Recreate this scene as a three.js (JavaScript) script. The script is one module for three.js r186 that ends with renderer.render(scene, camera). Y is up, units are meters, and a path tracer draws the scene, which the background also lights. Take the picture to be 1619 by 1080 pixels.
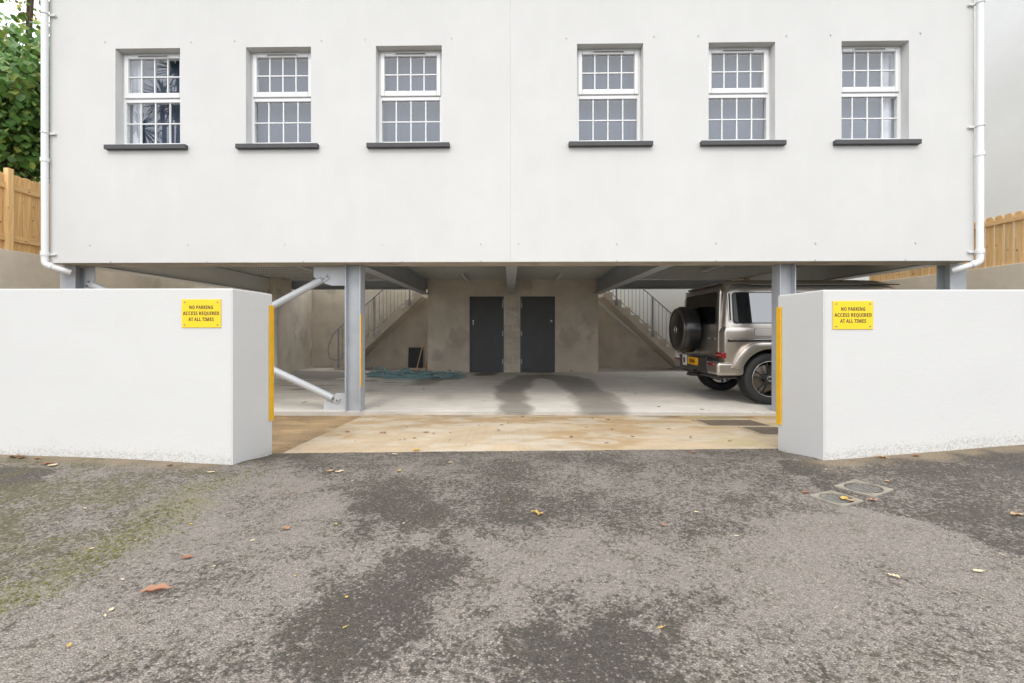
import * as THREE from 'three';
import { RoundedBoxGeometry } from 'three/addons/geometries/RoundedBoxGeometry.js';
import { mergeGeometries, mergeVertices, toCreasedNormals } from 'three/addons/utils/BufferGeometryUtils.js';

// ------------------------------------------------------------------ camera, sky, sun, exposure
const scene = new THREE.Scene();
const camera = new THREE.PerspectiveCamera(2 * Math.atan(540 / 720) * 180 / Math.PI, 1619 / 1080, 0.05, 900);
camera.position.set(0, 1.166, 0);
camera.rotation.y = 0.95 * Math.PI / 180;            // turned a little to the left of square-on
camera.setViewOffset(1619, 1080, 14.5, 19, 1619, 1080); // shift lens: verticals stay vertical

const renderer = new THREE.WebGLRenderer({ antialias: true });
renderer.setSize(1024, 683);
renderer.toneMapping = THREE.LinearToneMapping;
renderer.toneMappingExposure = 2.1;
renderer.shadowMap.enabled = true;

function mulberry(a) {
  return () => { a |= 0; a = a + 0x6D2B79F5 | 0; let t = Math.imul(a ^ a >>> 15, 1 | a); t = t + Math.imul(t ^ t >>> 7, 61 | t) ^ t; return ((t ^ t >>> 14) >>> 0) / 4294967296; };
}
const clamp = (v, a = 0, b = 1) => Math.min(b, Math.max(a, v));
const lerp = (a, b, t) => a + (b - a) * t;
const smooth = (a, b, v) => { const t = clamp((v - a) / (b - a)); return t * t * (3 - 2 * t); };
const hashTab = (() => { const r = mulberry(77), t = new Float32Array(65536); for (let i = 0; i < 65536; i++) t[i] = r(); return t; })();
const hash2 = (x, y, s = 0) => hashTab[(Math.imul(x, 7919) + Math.imul(y, 104729) + Math.imul(s, 15731) ^ Math.imul(x ^ (y << 3), 2654435)) & 65535];
function vnoise(x, y, per = 0, s = 0) {
  let xi = Math.floor(x), yi = Math.floor(y); const fx = x - xi, fy = y - yi;
  let x1 = xi + 1, y1 = yi + 1;
  if (per) { xi = ((xi % per) + per) % per; x1 = ((x1 % per) + per) % per; yi = ((yi % per) + per) % per; y1 = ((y1 % per) + per) % per; }
  const u = fx * fx * (3 - 2 * fx), v = fy * fy * (3 - 2 * fy);
  return lerp(lerp(hash2(xi, yi, s), hash2(x1, yi, s), u), lerp(hash2(xi, y1, s), hash2(x1, y1, s), u), v);
}
function fbm(x, y, oct = 4, per = 0, s = 0) {
  let a = 0.5, sum = 0, n = 0, f = 1;
  for (let i = 0; i < oct; i++) { sum += a * vnoise(x * f, y * f, per ? per * f : 0, s + i); n += a; a *= 0.5; f *= 2; }
  return sum / n;
}

// overcast sky: even cloud cover, brighter towards the zenith
{
  const W = 512, H = 256, d = new Float32Array(W * H * 4);
  for (let j = 0; j < H; j++) for (let i = 0; i < W; i++) {
    const el = ((j + 0.5) / H - 0.5) * Math.PI, az = i / W * Math.PI * 2, se = Math.sin(el);
    const cx = Math.cos(az) * Math.cos(el), cz = Math.sin(az) * Math.cos(el);
    const k = 1 / (Math.max(se, 0) + 0.25);
    const c = fbm(cx * k * 1.7 + 20, cz * k * 1.7 + 20, 5, 0, 3);
    let L = se > 0 ? 1.1 - 0.1 * se : 1.1;
    L *= 0.78 + 0.44 * c;
    const o = (j * W + i) * 4;
    d[o] = L * 0.965; d[o + 1] = L * 0.995; d[o + 2] = L * 1.05; d[o + 3] = 1;
  }
  const t = new THREE.DataTexture(d, W, H, THREE.RGBAFormat, THREE.FloatType);
  t.mapping = THREE.EquirectangularReflectionMapping; t.magFilter = t.minFilter = THREE.LinearFilter; t.wrapS = THREE.RepeatWrapping; t.needsUpdate = true;
  scene.background = t; scene.environment = t;
}
const sun = new THREE.DirectionalLight(0xfff2e0, 0.55);
sun.position.set(-4, 23, 13); sun.target.position.set(0, 1, -8);
sun.castShadow = true; sun.shadow.radius = 30;
Object.assign(sun.shadow.camera, { left: -20, right: 20, top: 20, bottom: -20, near: 1, far: 80 });
sun.shadow.mapSize.set(2048, 2048);
scene.add(sun, sun.target);

// ------------------------------------------------------------------ helpers
const TAU = Math.PI * 2;
function dataTex(w, h, fn, srgb = true, rep = true) {   // fn(x, y) -> [r, g, b] linear 0..1 (written as sRGB when srgb)
  const d = new Uint8Array(w * h * 4), enc = v => { v = clamp(v); return 255 * (srgb ? (v <= 0.0031308 ? 12.92 * v : 1.055 * Math.pow(v, 1 / 2.4) - 0.055) : v) + 0.5 | 0; };
  for (let y = 0; y < h; y++) for (let x = 0; x < w; x++) { const c = fn(x, y), o = (y * w + x) * 4; d[o] = enc(c[0]); d[o + 1] = enc(c[1]); d[o + 2] = enc(c[2]); d[o + 3] = 255; }
  const t = new THREE.DataTexture(d, w, h, THREE.RGBAFormat);
  if (srgb) t.colorSpace = THREE.SRGBColorSpace;
  t.magFilter = THREE.LinearFilter; t.minFilter = THREE.LinearMipmapLinearFilter; t.generateMipmaps = true;
  t.wrapS = t.wrapT = rep ? THREE.RepeatWrapping : THREE.ClampToEdgeWrapping; t.needsUpdate = true;
  return t;
}
const col = (r, g, b) => new THREE.Color().setRGB(r, g, b);
const std = o => new THREE.MeshStandardMaterial(o);
const phys = o => new THREE.MeshPhysicalMaterial(o);
const used = {};
function numbered(n) { const k = used[n] = (used[n] ?? -1) + 1; return k ? n + '_' + String(k).padStart(3, '0') : n; }
function tag(o, label, category, group) { o.userData.label = label; o.userData.category = category; if (group) o.userData.group = group; return o; }
function thing(name, label, category, group, p = [0, 0, 0]) { const g = new THREE.Group(); g.name = numbered(name); g.position.set(...p); scene.add(g); return tag(g, label, category, group); }
function part(name, geo, mat, parent, p) { const m = new THREE.Mesh(geo, mat); m.name = name; if (p) m.position.set(...p); parent.add(m); return m; }
function single(name, geo, mat, label, category, group) { const m = new THREE.Mesh(geo, mat); m.name = numbered(name); scene.add(m); return tag(m, label, category, group); }
function struct(name, geo, mat) { const m = new THREE.Mesh(geo, mat); m.name = numbered(name); m.userData.kind = 'structure'; scene.add(m); return m; }
function uvBox(g, s = 1, ou = 0, ov = 0) {   // texture coordinates in metres, by the way each face points
  const p = g.attributes.position, n = g.attributes.normal, uv = new Float32Array(p.count * 2);
  for (let i = 0; i < p.count; i++) {
    const ax = Math.abs(n.getX(i)), ay = Math.abs(n.getY(i)), az = Math.abs(n.getZ(i));
    let u, v;
    if (ay > ax && ay > az) { u = p.getX(i); v = p.getZ(i); } else if (ax > az) { u = p.getZ(i); v = p.getY(i); } else { u = p.getX(i); v = p.getY(i); }
    uv[i * 2] = u / s + ou; uv[i * 2 + 1] = v / s + ov;
  }
  g.setAttribute('uv', new THREE.BufferAttribute(uv, 2)); return g;
}
// a box by its two corners; r rounds its edges
function bx(x0, x1, y0, y1, z0, z1, r = 0) {
  const w = x1 - x0, h = y1 - y0, d = z1 - z0;
  const g = r ? new RoundedBoxGeometry(w, h, d, 2, Math.min(r, w / 2.01, h / 2.01, d / 2.01)) : new THREE.BoxGeometry(w, h, d);
  g.translate((x0 + x1) / 2, (y0 + y1) / 2, (z0 + z1) / 2); return uvBox(g);
}
const ni = g => g.index ? g.toNonIndexed() : g;
function merge(...gs) {
  return mergeGeometries(gs.flat().map(g => { g = ni(g); for (const k of Object.keys(g.attributes)) if (!['position', 'normal', 'uv'].includes(k)) g.deleteAttribute(k); return g; }));
}
function rod(a, b, r, seg = 10, r2 = r) {
  const A = new THREE.Vector3(...a), B = new THREE.Vector3(...b), d = B.clone().sub(A);
  const g = new THREE.CylinderGeometry(r2, r, d.length(), seg);
  g.applyQuaternion(new THREE.Quaternion().setFromUnitVectors(new THREE.Vector3(0, 1, 0), d.clone().normalize()));
  g.translate(...A.add(B).multiplyScalar(0.5).toArray()); return g;
}
function tube(pts, r, seg = 40, rs = 8, closed = false, tension = 0.5) { return new THREE.TubeGeometry(new THREE.CatmullRomCurve3(pts.map(p => new THREE.Vector3(...p)), closed, 'catmullrom', tension), seg, r, rs, closed); }
function shape(pts) { const s = new THREE.Shape(); pts.forEach((p, i) => i ? s.lineTo(p[0], p[1]) : s.moveTo(p[0], p[1])); s.closePath(); return s; }
function extr(s, depth, bevel = 0, curve = 12) { return new THREE.ExtrudeGeometry(s, { depth, steps: 1, curveSegments: curve, bevelEnabled: bevel > 0, bevelSize: bevel, bevelThickness: bevel, bevelSegments: 2, bevelOffset: -bevel }); }
function rrect(x0, x1, y0, y1, r) {
  const s = new THREE.Shape();
  s.moveTo(x0 + r, y0); s.lineTo(x1 - r, y0); s.absarc(x1 - r, y0 + r, r, -Math.PI / 2, 0); s.lineTo(x1, y1 - r); s.absarc(x1 - r, y1 - r, r, 0, Math.PI / 2);
  s.lineTo(x0 + r, y1); s.absarc(x0 + r, y1 - r, r, Math.PI / 2, Math.PI); s.lineTo(x0, y0 + r); s.absarc(x0 + r, y0 + r, r, Math.PI, Math.PI * 1.5); return s;
}
function inPoly(poly, x, y) { let c = false; for (let i = 0, j = poly.length - 1; i < poly.length; j = i++) { const [xi, yi] = poly[i], [xj, yj] = poly[j]; if ((yi > y) !== (yj > y) && x < (xj - xi) * (y - yi) / (yj - yi) + xi) c = !c; } return c; }
function polyDist(poly, x, y) {   // signed distance: positive inside
  let d = 1e9;
  for (let i = 0, j = poly.length - 1; i < poly.length; j = i++) { const [ax, ay] = poly[j], [bx_, by] = poly[i]; const vx = bx_ - ax, vy = by - ay, t = clamp(((x - ax) * vx + (y - ay) * vy) / (vx * vx + vy * vy)); d = Math.min(d, Math.hypot(x - ax - vx * t, y - ay - vy * t)); }
  return inPoly(poly, x, y) ? d : -d;
}

// ------------------------------------------------------------------ materials
// white masonry paint: faint blotches, fine roller texture
const paintTex = dataTex(1024, 1024, (x, y) => {
  const u = x / 1024, v = y / 1024, a = fbm(u * 5, v * 5, 4, 5, 2), b = vnoise(u * 256, v * 256, 256, 9), c = fbm(u * 18, v * 4, 3, 0, 6);
  let k = 0.955 + (a - 0.5) * 0.07 + (b - 0.5) * 0.02;
  const sp = vnoise(u * 180, v * 180, 180, 40); if (sp > 0.97) k *= 0.92;
  const bl = smooth(0.70, 0.78, fbm(u * 9 + 3, v * 9, 3, 9, 46)); k *= 1 - 0.012 * bl; k *= 1 + 0.03 * (c - 0.5);
  return [k, k * 0.996, k * 0.985];
});
const paintBump = dataTex(1024, 1024, (x, y) => { const u = x / 1024, v = y / 1024, k = 0.5 * fbm(u * 90, v * 90, 3, 90, 21) + 0.5 * fbm(u * 7, v * 7, 3, 7, 22); return [k, k, k]; }, false);
const rp = (t, r) => { const c = t.clone(); c.repeat.set(r, r); c.needsUpdate = true; return c; };
const whitePaint = std({ color: col(0.595, 0.595, 0.585), map: rp(paintTex, 1 / 2.6), bumpMap: rp(paintBump, 1 / 2.2), bumpScale: 0.0008, roughness: 0.85 });
// wall paint with splashed dirt specks close to the ground (grains seen in the photograph)
const splashTex = dataTex(2048, 512, (x, y) => {
  const m = y / 512 * 1.6, u = x / 2048;                // v covers 1.6 m of wall height above its base
  const a = fbm(u * 9, m * 3, 4, 0, 5);
  let k = 0.955 + (a - 0.5) * 0.06;
  const grain = vnoise(u * 900, m * 260, 0, 31), grain2 = vnoise(u * 460, m * 150, 0, 33), den = Math.exp(-Math.max(0, m - 0.26 - 0.08 * fbm(u * 14, 0.5, 3, 0, 8)) / 0.045);
  const thr = 1.02 - 0.36 * den;
  let g = 0;
  if (grain > thr - 0.02) g = 0.42; if (grain2 > thr + 0.08) g = Math.max(g, 0.3);
  if (vnoise(u * 400, m * 120, 0, 36) > 0.985) g = Math.max(g, 0.25);
  return [lerp(k, 0.33, g), lerp(k * 0.996, 0.29, g), lerp(k * 0.985, 0.22, g)];
}, true, true);
const concTex = dataTex(1024, 1024, (x, y) => {
  const u = x / 1024, v = y / 1024, a = fbm(u * 4, v * 4, 5, 4, 2), b = fbm(u * 11, v * 11, 4, 11, 7), n = vnoise(u * 300, v * 300, 300, 5), st = fbm(u * 24, v * 3, 3, 0, 61);
  let k = 0.80 + (a - 0.5) * 0.42 + (b - 0.5) * 0.22 + (n - 0.5) * 0.05 + (st - 0.5) * 0.07;
  const dark = smooth(0.6, 0.72, fbm(u * 6, v * 6, 4, 6, 71)); k *= 1 - 0.2 * dark;
  return [k, k * 0.97, k * 0.92];
});
const concBump = dataTex(512, 512, (x, y) => { const u = x / 512, v = y / 512, k = 0.6 * fbm(u * 40, v * 40, 3, 40, 3) + 0.4 * fbm(u * 6, v * 6, 3, 6, 4); return [k, k, k]; }, false);
const concrete = std({ color: col(0.80, 0.73, 0.635), map: rp(concTex, 1 / 2.9), bumpMap: rp(concBump, 1 / 1.1), bumpScale: 0.004, roughness: 0.92 });
const render_ = std({ color: col(0.80, 0.735, 0.64), map: rp(concTex, 1 / 4.1), bumpMap: rp(concBump, 1 / 1.3), bumpScale: 0.003, roughness: 0.9 });
const blockMats = [0, 1, 2].map(i => std({ color: col(0.66 + i * 0.04, 0.61 + i * 0.037, 0.54 + i * 0.03), map: rp(concTex, 0.7 + i * 0.2), bumpMap: rp(concBump, 2.5), bumpScale: 0.004, roughness: 0.95 }));
const steelTex = dataTex(512, 512, (x, y) => { const u = x / 512, v = y / 512, k = 0.9 + (fbm(u * 6, v * 6, 4, 6, 12) - 0.5) * 0.2; const s = vnoise(u * 90, v * 90, 90, 13) > 0.975 ? 0.75 : 1; return [k * s, k * s, k * s]; });
const steelGrey = std({ color: col(0.42, 0.445, 0.475), map: rp(steelTex, 1), roughness: 0.42, metalness: 0 });
const doorFrameMat = std({ color: col(0.085, 0.09, 0.10), roughness: 0.5 });
const tubeGrey = std({ color: col(0.52, 0.54, 0.56), map: rp(steelTex, 1.3), roughness: 0.38 });
const bolt = std({ color: col(0.24, 0.24, 0.25), metalness: 0.7, roughness: 0.45 });
const soffitMat = std({ color: col(0.55, 0.51, 0.46), map: rp(concTex, 1 / 2), roughness: 0.85 });
const deckMat = std({ color: col(0.60, 0.60, 0.56), metalness: 0.1, roughness: 0.5, map: rp(steelTex, 0.7) });
const pvc = std({ color: col(0.70, 0.705, 0.70), roughness: 0.32 });
const pvcGrime = std({ color: col(0.63, 0.625, 0.61), roughness: 0.4 });
const sillMat = std({ color: col(0.065, 0.065, 0.068), map: rp(steelTex, 1.4), roughness: 0.65, bumpMap: rp(concBump, 3), bumpScale: 0.002 });
const blackVoid = std({ color: col(0.015, 0.015, 0.015), roughness: 0.8 });
const glass = phys({ color: col(1, 1, 1), transmission: 1, thickness: 0, roughness: 0.0, ior: 2.0 });
const curtain = std({ color: col(0.52, 0.55, 0.60), roughness: 0.95, side: THREE.DoubleSide });
const sheer = std({ color: col(0.06, 0.082, 0.125), roughness: 0.95, side: THREE.DoubleSide });
const roomMat = std({ color: col(0.34, 0.36, 0.39), roughness: 0.95 });
const yellow = std({ color: col(0.80, 0.44, 0.012), map: rp(steelTex, 3), roughness: 0.5 });
const doorTex = dataTex(512, 512, (x, y) => { const u = x / 512, v = y / 512, k = 0.88 + (fbm(u * 5, v * 3, 4, 0, 44) - 0.5) * 0.35 + (vnoise(u * 60, v * 400, 0, 4) - 0.5) * 0.05; return [k, k, k]; });
const doorMat = std({ color: col(0.062, 0.064, 0.068), map: doorTex, roughness: 0.5 });
const galv = std({ color: col(0.34, 0.35, 0.36), metalness: 0.55, roughness: 0.45 });
const railMat = std({ color: col(0.34, 0.345, 0.35), metalness: 0.3, roughness: 0.5 });
const white2 = std({ color: col(0.86, 0.855, 0.82), map: rp(paintTex, 1 / 3.1), bumpMap: rp(paintBump, 1 / 2), bumpScale: 0.003, roughness: 0.85 });
const slate = std({ color: col(0.09, 0.095, 0.105), roughness: 0.8 });
// softwood fence boards: straight grain, knots
const woodTex = dataTex(1024, 1024, (x, y) => {
  const u = x / 1024, v = y / 1024;                       // one metre each way
  const wob = fbm(u * 3, v * 2, 3, 0, 15) * 0.12, g = fbm((u + wob) * 60, v * 2.2, 3, 0, 16), f = vnoise(u * 500, v * 10, 0, 17);
  let k = 0.84 + (g - 0.5) * 0.42 + (f - 0.5) * 0.1, kn = 0;
  const cx = Math.floor(u * 7), cy = Math.floor(v * 5);
  for (let i = -1; i <= 1; i++) for (let j = -1; j <= 1; j++) {
    const px = (cx + i + 0.2 + 0.6 * hash2(cx + i, cy + j, 50)) / 7, py = (cy + j + hash2(cx + i, cy + j, 51)) / 5, on = hash2(cx + i, cy + j, 52);
    if (on < 0.45) continue; const r = Math.hypot((u - px) * 1.0, (v - py) * 0.75), R = 0.006 + 0.007 * on; kn = Math.max(kn, 1 - smooth(R * 0.6, R * 1.2, r));
  }
  return [lerp(k, 0.2, kn * 0.85), lerp(k * 0.97, 0.12, kn * 0.85), lerp(k * 0.93, 0.06, kn * 0.85)];
});
const woodMats = [[0.86, 0.56, 0.25], [0.80, 0.53, 0.25], [0.90, 0.61, 0.29], [0.74, 0.47, 0.21]].map(c => std({ color: col(...c), map: woodTex, roughness: 0.75, bumpMap: woodTex, bumpScale: 0.001 }));
const rubber = std({ color: col(0.022, 0.022, 0.023), roughness: 0.75 });

// ------------------------------------------------------------------ ground levels
const knots = [[-30, 0.42], [-8, 0.30], [-3.9, 0.21], [-3, 0.182], [-2.1, 0.136], [-1.2, 0.112], [1.2, 0.128], [2.3, 0.19], [3.0, 0.245], [3.8, 0.32], [8, 0.55], [30, 0.9]];
function baseY(x) { for (let i = 1; i < knots.length; i++) if (x <= knots[i][0]) { const [a, p] = knots[i - 1], [b, q] = knots[i]; return lerp(p, q, (x - a) / (b - a)); } return 0.9; }
const baseS = x => (baseY(x - 0.25) + baseY(x) + baseY(x + 0.25)) / 3;
const edgeY = x => 0.088 + 0.0125 * clamp(x, -2.6, 2.8);
const apronY = (x, z) => lerp(edgeY(x), -0.028, clamp((-z - 4.0) / 2.4));
function roadY(x, z) {
  const b = baseS(x), flat = 0.14 + 0.02 * clamp(x, -6, 6);
  let y = lerp(b, flat, 0.6 * smooth(-3.3, -0.3, z));
  const t = smooth(-3.38, -4.05, z) * (1 - smooth(2.5, 3.0, Math.abs(x)));
  y = lerp(y, edgeY(x), t);
  return y + (fbm(x * 1.3 + 9, z * 1.3 + 5, 3, 0, 90) - 0.5) * 0.012 * (1 - t);
}

// ------------------------------------------------------------------ the ground
// worn macadam: rounded chippings in dark binder, silted over in places, bare and damp in others
const wet = [
  [[[-0.80, -1.62], [-0.78, -1.94], [-0.57, -2.00], [-0.45, -2.18], [-0.24, -2.12], [-0.26, -1.8], [-0.29, -1.54], [-0.4, -1.36], [-0.58, -1.40]], 0.62],
  [[[-0.06, -1.9], [0.19, -1.87], [0.38, -1.83], [0.60, -1.74], [0.54, -1.60], [0.33, -1.55], [0.13, -1.69]], 0.42],
  [[[0.16, -1.52], [0.31, -1.57], [0.41, -1.49], [0.37, -1.36], [0.24, -1.22], [0.14, -1.36]], 1.2],
  [[[-0.91, -2.63], [-0.64, -2.80], [-0.36, -2.62], [-0.36, -2.35], [-0.69, -2.36]], 0.40],
  [[[-2.4, -4.2], [2.6, -4.2], [2.3, -3.5], [1.9, -3.0], [1.5, -2.45], [0.9, -2.2], [0.3, -2.35], [-0.1, -2.25], [-0.55, -2.55], [-1.0, -2.75], [-1.6, -3.4]], 0.34],
];
const newerR = [[2.02, -3.46], [1.93, -2.75], [1.90, -2.62], [2.11, -2.36], [2.22, -1.97], [2.32, -1.0], [2.5, 1.5], [9, 1.5], [9, -3.6]];
const newerL = [[-5.5, -3.16], [-3.16, -3.15], [-3.03, -2.90], [-3.14, -2.70], [-5.5, -2.4]];
// [bareness 0..1, moss 0..1, silt 0..1] at a point of the road
function roadField(x, z) {
  const w1 = fbm(x * 2.6 + 40, z * 2.6 + 40, 4, 0, 201), w2 = fbm(x * 0.9 + 10, z * 0.9 + 10, 3, 0, 202), w3 = fbm(x * 9, z * 9, 4, 0, 203);
  let D = 0.26 + (w1 - 0.5) * 0.75 + (w2 - 0.5) * 0.45 + (w3 - 0.5) * 0.5;
  for (const [poly, q] of wet) D += q * smooth(-0.2, 0.19, polyDist(poly, x, z) + (w3 - 0.5) * 0.34 + (w1 - 0.5) * 0.14);
  D += 0.50 * smooth(-0.03, 0.03, polyDist(newerR, x, z) + (w3 - 0.5) * 0.10);
  D += 0.60 * smooth(-0.03, 0.04, polyDist(newerL, x, z) + (w3 - 0.5) * 0.10);
  const left = smooth(-1.6, -2.3, x + (w1 - 0.5) * 0.9) * smooth(-1.0, -1.8, z); D += 0.22 * left;
  let moss = 0;
  const seam = Math.abs(x + 1.94 - 0.03 * Math.sin(z * 5) - 0.10 * (w1 - 0.5)) / 0.17;
  if (z > -3.3 && z < -0.9) moss = Math.max(moss, 0.55 * (1 - smooth(0.1, 1.4, seam + (w3 - 0.5) * 2.4)) * smooth(-3.3, -2.7, z));
  moss = Math.max(moss, left * smooth(0.38, 0.62, w3 * 0.5 + w1 * 0.5) * 0.42);
  moss = Math.max(moss, smooth(0.52, 0.68, w3) * 0.06);
  const silt = Math.abs(x) > 2.05 && z < -3.0 && z > -3.46 ? smooth(-3.18, -3.42, z + (w3 - 0.5) * 0.3) * 0.85 * smooth(2.05, 2.35, Math.abs(x)) : 0;
  return [D, moss, silt];
}
const chip = (i, j, q) => hash2(i, j, q);
function roadPatch(x0, x1, z0, z1, W, H) {   // colour and relief of one stretch of road, chipping by chipping
  const st = 0.0125, fw = Math.ceil((x1 - x0) / st) + 2, fh = Math.ceil((z1 - z0) / st) + 2, F = new Float32Array(fw * fh * 3);
  for (let j = 0; j < fh; j++) for (let i = 0; i < fw; i++) F.set(roadField(x0 + i * st, z0 + j * st), (j * fw + i) * 3);
  const cell = 0.0088, hgt = new Uint8Array(W * H);
  const map = dataTex(W, H, (px, py) => {
    const x = x0 + (x1 - x0) * (px + 0.5) / W, z = z0 + (z1 - z0) * (py + 0.5) / H;
    const gx = (x - x0) / st, gz = (z - z0) / st, ix = gx | 0, iz = gz | 0, tx = gx - ix, tz = gz - iz, o = (iz * fw + ix) * 3, p = o + fw * 3;
    const bl = q => (F[o + q] * (1 - tx) + F[o + 3 + q] * tx) * (1 - tz) + (F[p + q] * (1 - tx) + F[p + 3 + q] * tx) * tz;
    const D = bl(0), moss = bl(1), silt = bl(2);
    const u = x / cell + 4000, v = z / cell + 4000, ci = u | 0, cj = v | 0; let d1 = 9, d2 = 9, id = 0, jd = 0;
    for (let i = -1; i <= 1; i++) for (let j = -1; j <= 1; j++) { const ax = ci + i + chip(ci + i, cj + j, 101) - u, ay = cj + j + chip(ci + i, cj + j, 102) - v, d = ax * ax + ay * ay; if (d < d1) { d2 = d1; d1 = d; id = ci + i; jd = cj + j; } else if (d < d2) d2 = d; }
    const e = Math.sqrt(d2) - Math.sqrt(d1), r = chip(id, jd, 103), r2 = chip(id, jd, 104), w = chip(id, jd, 105), gr = vnoise(x * 55, z * 55, 0, 107);
    const bare = smooth(0.14, 0.9, D + (r2 - 0.5) * 0.6 + (gr - 0.5) * 0.6), edge = smooth(0.03, 0.26, e);
    const lightC = lerp(0.215, 0.325, r) * (r > 0.975 ? 1.12 : 1), darkC = r > 0.93 ? 0.19 : lerp(0.055, 0.105, r);
    let k = lerp(lightC, darkC, bare) * lerp(0.94, 1.06, gr);
    const gap = lerp(0.125, 0.040, bare), m = clamp(moss * (1.25 - edge * 0.75) * (0.55 + 0.9 * gr));
    k = lerp(gap, k, edge);
    hgt[py * W + px] = 255 * clamp((edge * (0.4 + 0.5 * r2)) * 0.8 + 0.2 * gr);
    let R = k * lerp(1.06, 1.03, w), G = k * lerp(0.94, 0.895, w), B = k * lerp(0.83, 0.745, w);
    B *= lerp(1, 0.93, bare); G *= lerp(1, 0.975, bare);
    R = lerp(R, 0.125 * (0.7 + 0.6 * r), m); G = lerp(G, 0.115 * (0.7 + 0.6 * r), m); B = lerp(B, 0.030, m);
    const sl = silt * (0.6 + 0.5 * gr); R = lerp(R, 0.26, sl); G = lerp(G, 0.20, sl); B = lerp(B, 0.125, sl);
    return [R, G, B];
  }, true, false);
  const bump = dataTex(W, H, (px, py) => { const h = hgt[py * W + px] / 255; return [h, h, h]; }, false, false);
  return { map, bump };
}
// small repeating piece of the same surface for the far sides and for the gravel trays
const TN = 1024, TILE = 1.25, aggH = new Uint8Array(TN * TN);
const tarTex = (() => {
  const N = 128, jit = (i, j, s) => hash2(((i % N) + N) % N, ((j % N) + N) % N, s);
  return dataTex(TN, TN, (x, y) => {
    const u = x / TN * N, v = y / TN * N, ci = Math.floor(u), cj = Math.floor(v); let d1 = 9, d2 = 9, id = 0, jd = 0;
    for (let i = -1; i <= 1; i++) for (let j = -1; j <= 1; j++) { const px = ci + i + jit(ci + i, cj + j, 101), py = cj + j + jit(ci + i, cj + j, 102), d = (px - u) ** 2 + (py - v) ** 2; if (d < d1) { d2 = d1; d1 = d; id = ci + i; jd = cj + j; } else if (d < d2) d2 = d; }
    const e = Math.sqrt(d2) - Math.sqrt(d1), r = jit(id, jd, 103), r2 = jit(id, jd, 104), stone = smooth(0.04, 0.28, e), dirt = fbm(x / TN * 10, y / TN * 10, 3, 10, 106);
    const k = lerp(0.30, lerp(0.55, 1, r), stone) * (0.8 + 0.4 * dirt); aggH[y * TN + x] = clamp(stone * (0.45 + 0.5 * r2)) * 255;
    return [k, k * 0.93, k * 0.85];
  });
})();
tarTex.repeat.set(1 / TILE, 1 / TILE);
const tarBump = dataTex(TN, TN, (x, y) => { const h = aggH[y * TN + x] / 255; return [h, h, h]; }, false); tarBump.repeat.set(1 / TILE, 1 / TILE);
function roadGrid(xs, zs, uvf, mat, ragged) {
  const nx = xs.length, nz = zs.length, P = new Float32Array(nx * nz * 3), U = new Float32Array(nx * nz * 2), I = [];
  for (let j = 0; j < nz; j++) for (let i = 0; i < nx; i++) {
    const o = j * nx + i, x = xs[i], z = zs[j] + (ragged && j === 0 ? 0.016 * (fbm(x * 7, 3, 3) - 0.5) - 0.005 * x : 0);
    P.set([x, roadY(x, z), z], o * 3); U.set(uvf(x, z), o * 2);
    if (i && j) I.push(o - nx - 1, o - 1, o - nx, o - nx, o - 1, o);
  }
  const g = new THREE.BufferGeometry(); g.setAttribute('position', new THREE.BufferAttribute(P, 3)); g.setAttribute('uv', new THREE.BufferAttribute(U, 2)); g.setIndex(I); g.computeVertexNormals();
  struct('road', g, mat);
}
const steps = (a, b, n) => Array.from({ length: n + 1 }, (_, i) => lerp(a, b, i / n));
{
  const ZA = -4.04, ZB = -1.10;
  for (const [x0, x1, w, h] of [[-2.5, 2.5, 2048, 2048], [-4.7, -2.5, 1024, 1024], [2.5, 4.7, 1024, 1024]]) {
    const t = roadPatch(x0, x1, ZA - 0.03, ZB, w, h);
    roadGrid(steps(x0, x1, Math.round((x1 - x0) / 0.02)), steps(ZA, ZB, 146), (x, z) => [(x - x0) / (x1 - x0), (z - ZA + 0.03) / (ZB - ZA + 0.03)], std({ map: t.map, bumpMap: t.bump, bumpScale: 0.006, roughness: 0.9 }), true);
  }
  const far = std({ color: col(0.235, 0.235, 0.235), map: tarTex, bumpMap: tarBump, bumpScale: 0.006, roughness: 0.9 }), mu = (x, z) => [x, z];
  roadGrid([...steps(-60, -12, 8), ...steps(-11, -4.7, 16)], steps(ZA, ZB, 14), mu, far); roadGrid([...steps(4.7, 11, 16), ...steps(12, 60, 8)], steps(ZA, ZB, 14), mu, far);
  roadGrid([...steps(-60, -12, 8), ...steps(-11, 11, 60), ...steps(12, 60, 8)], [...steps(ZB, 3, 16), ...steps(6, 60, 10)], mu, far);
}
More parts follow.
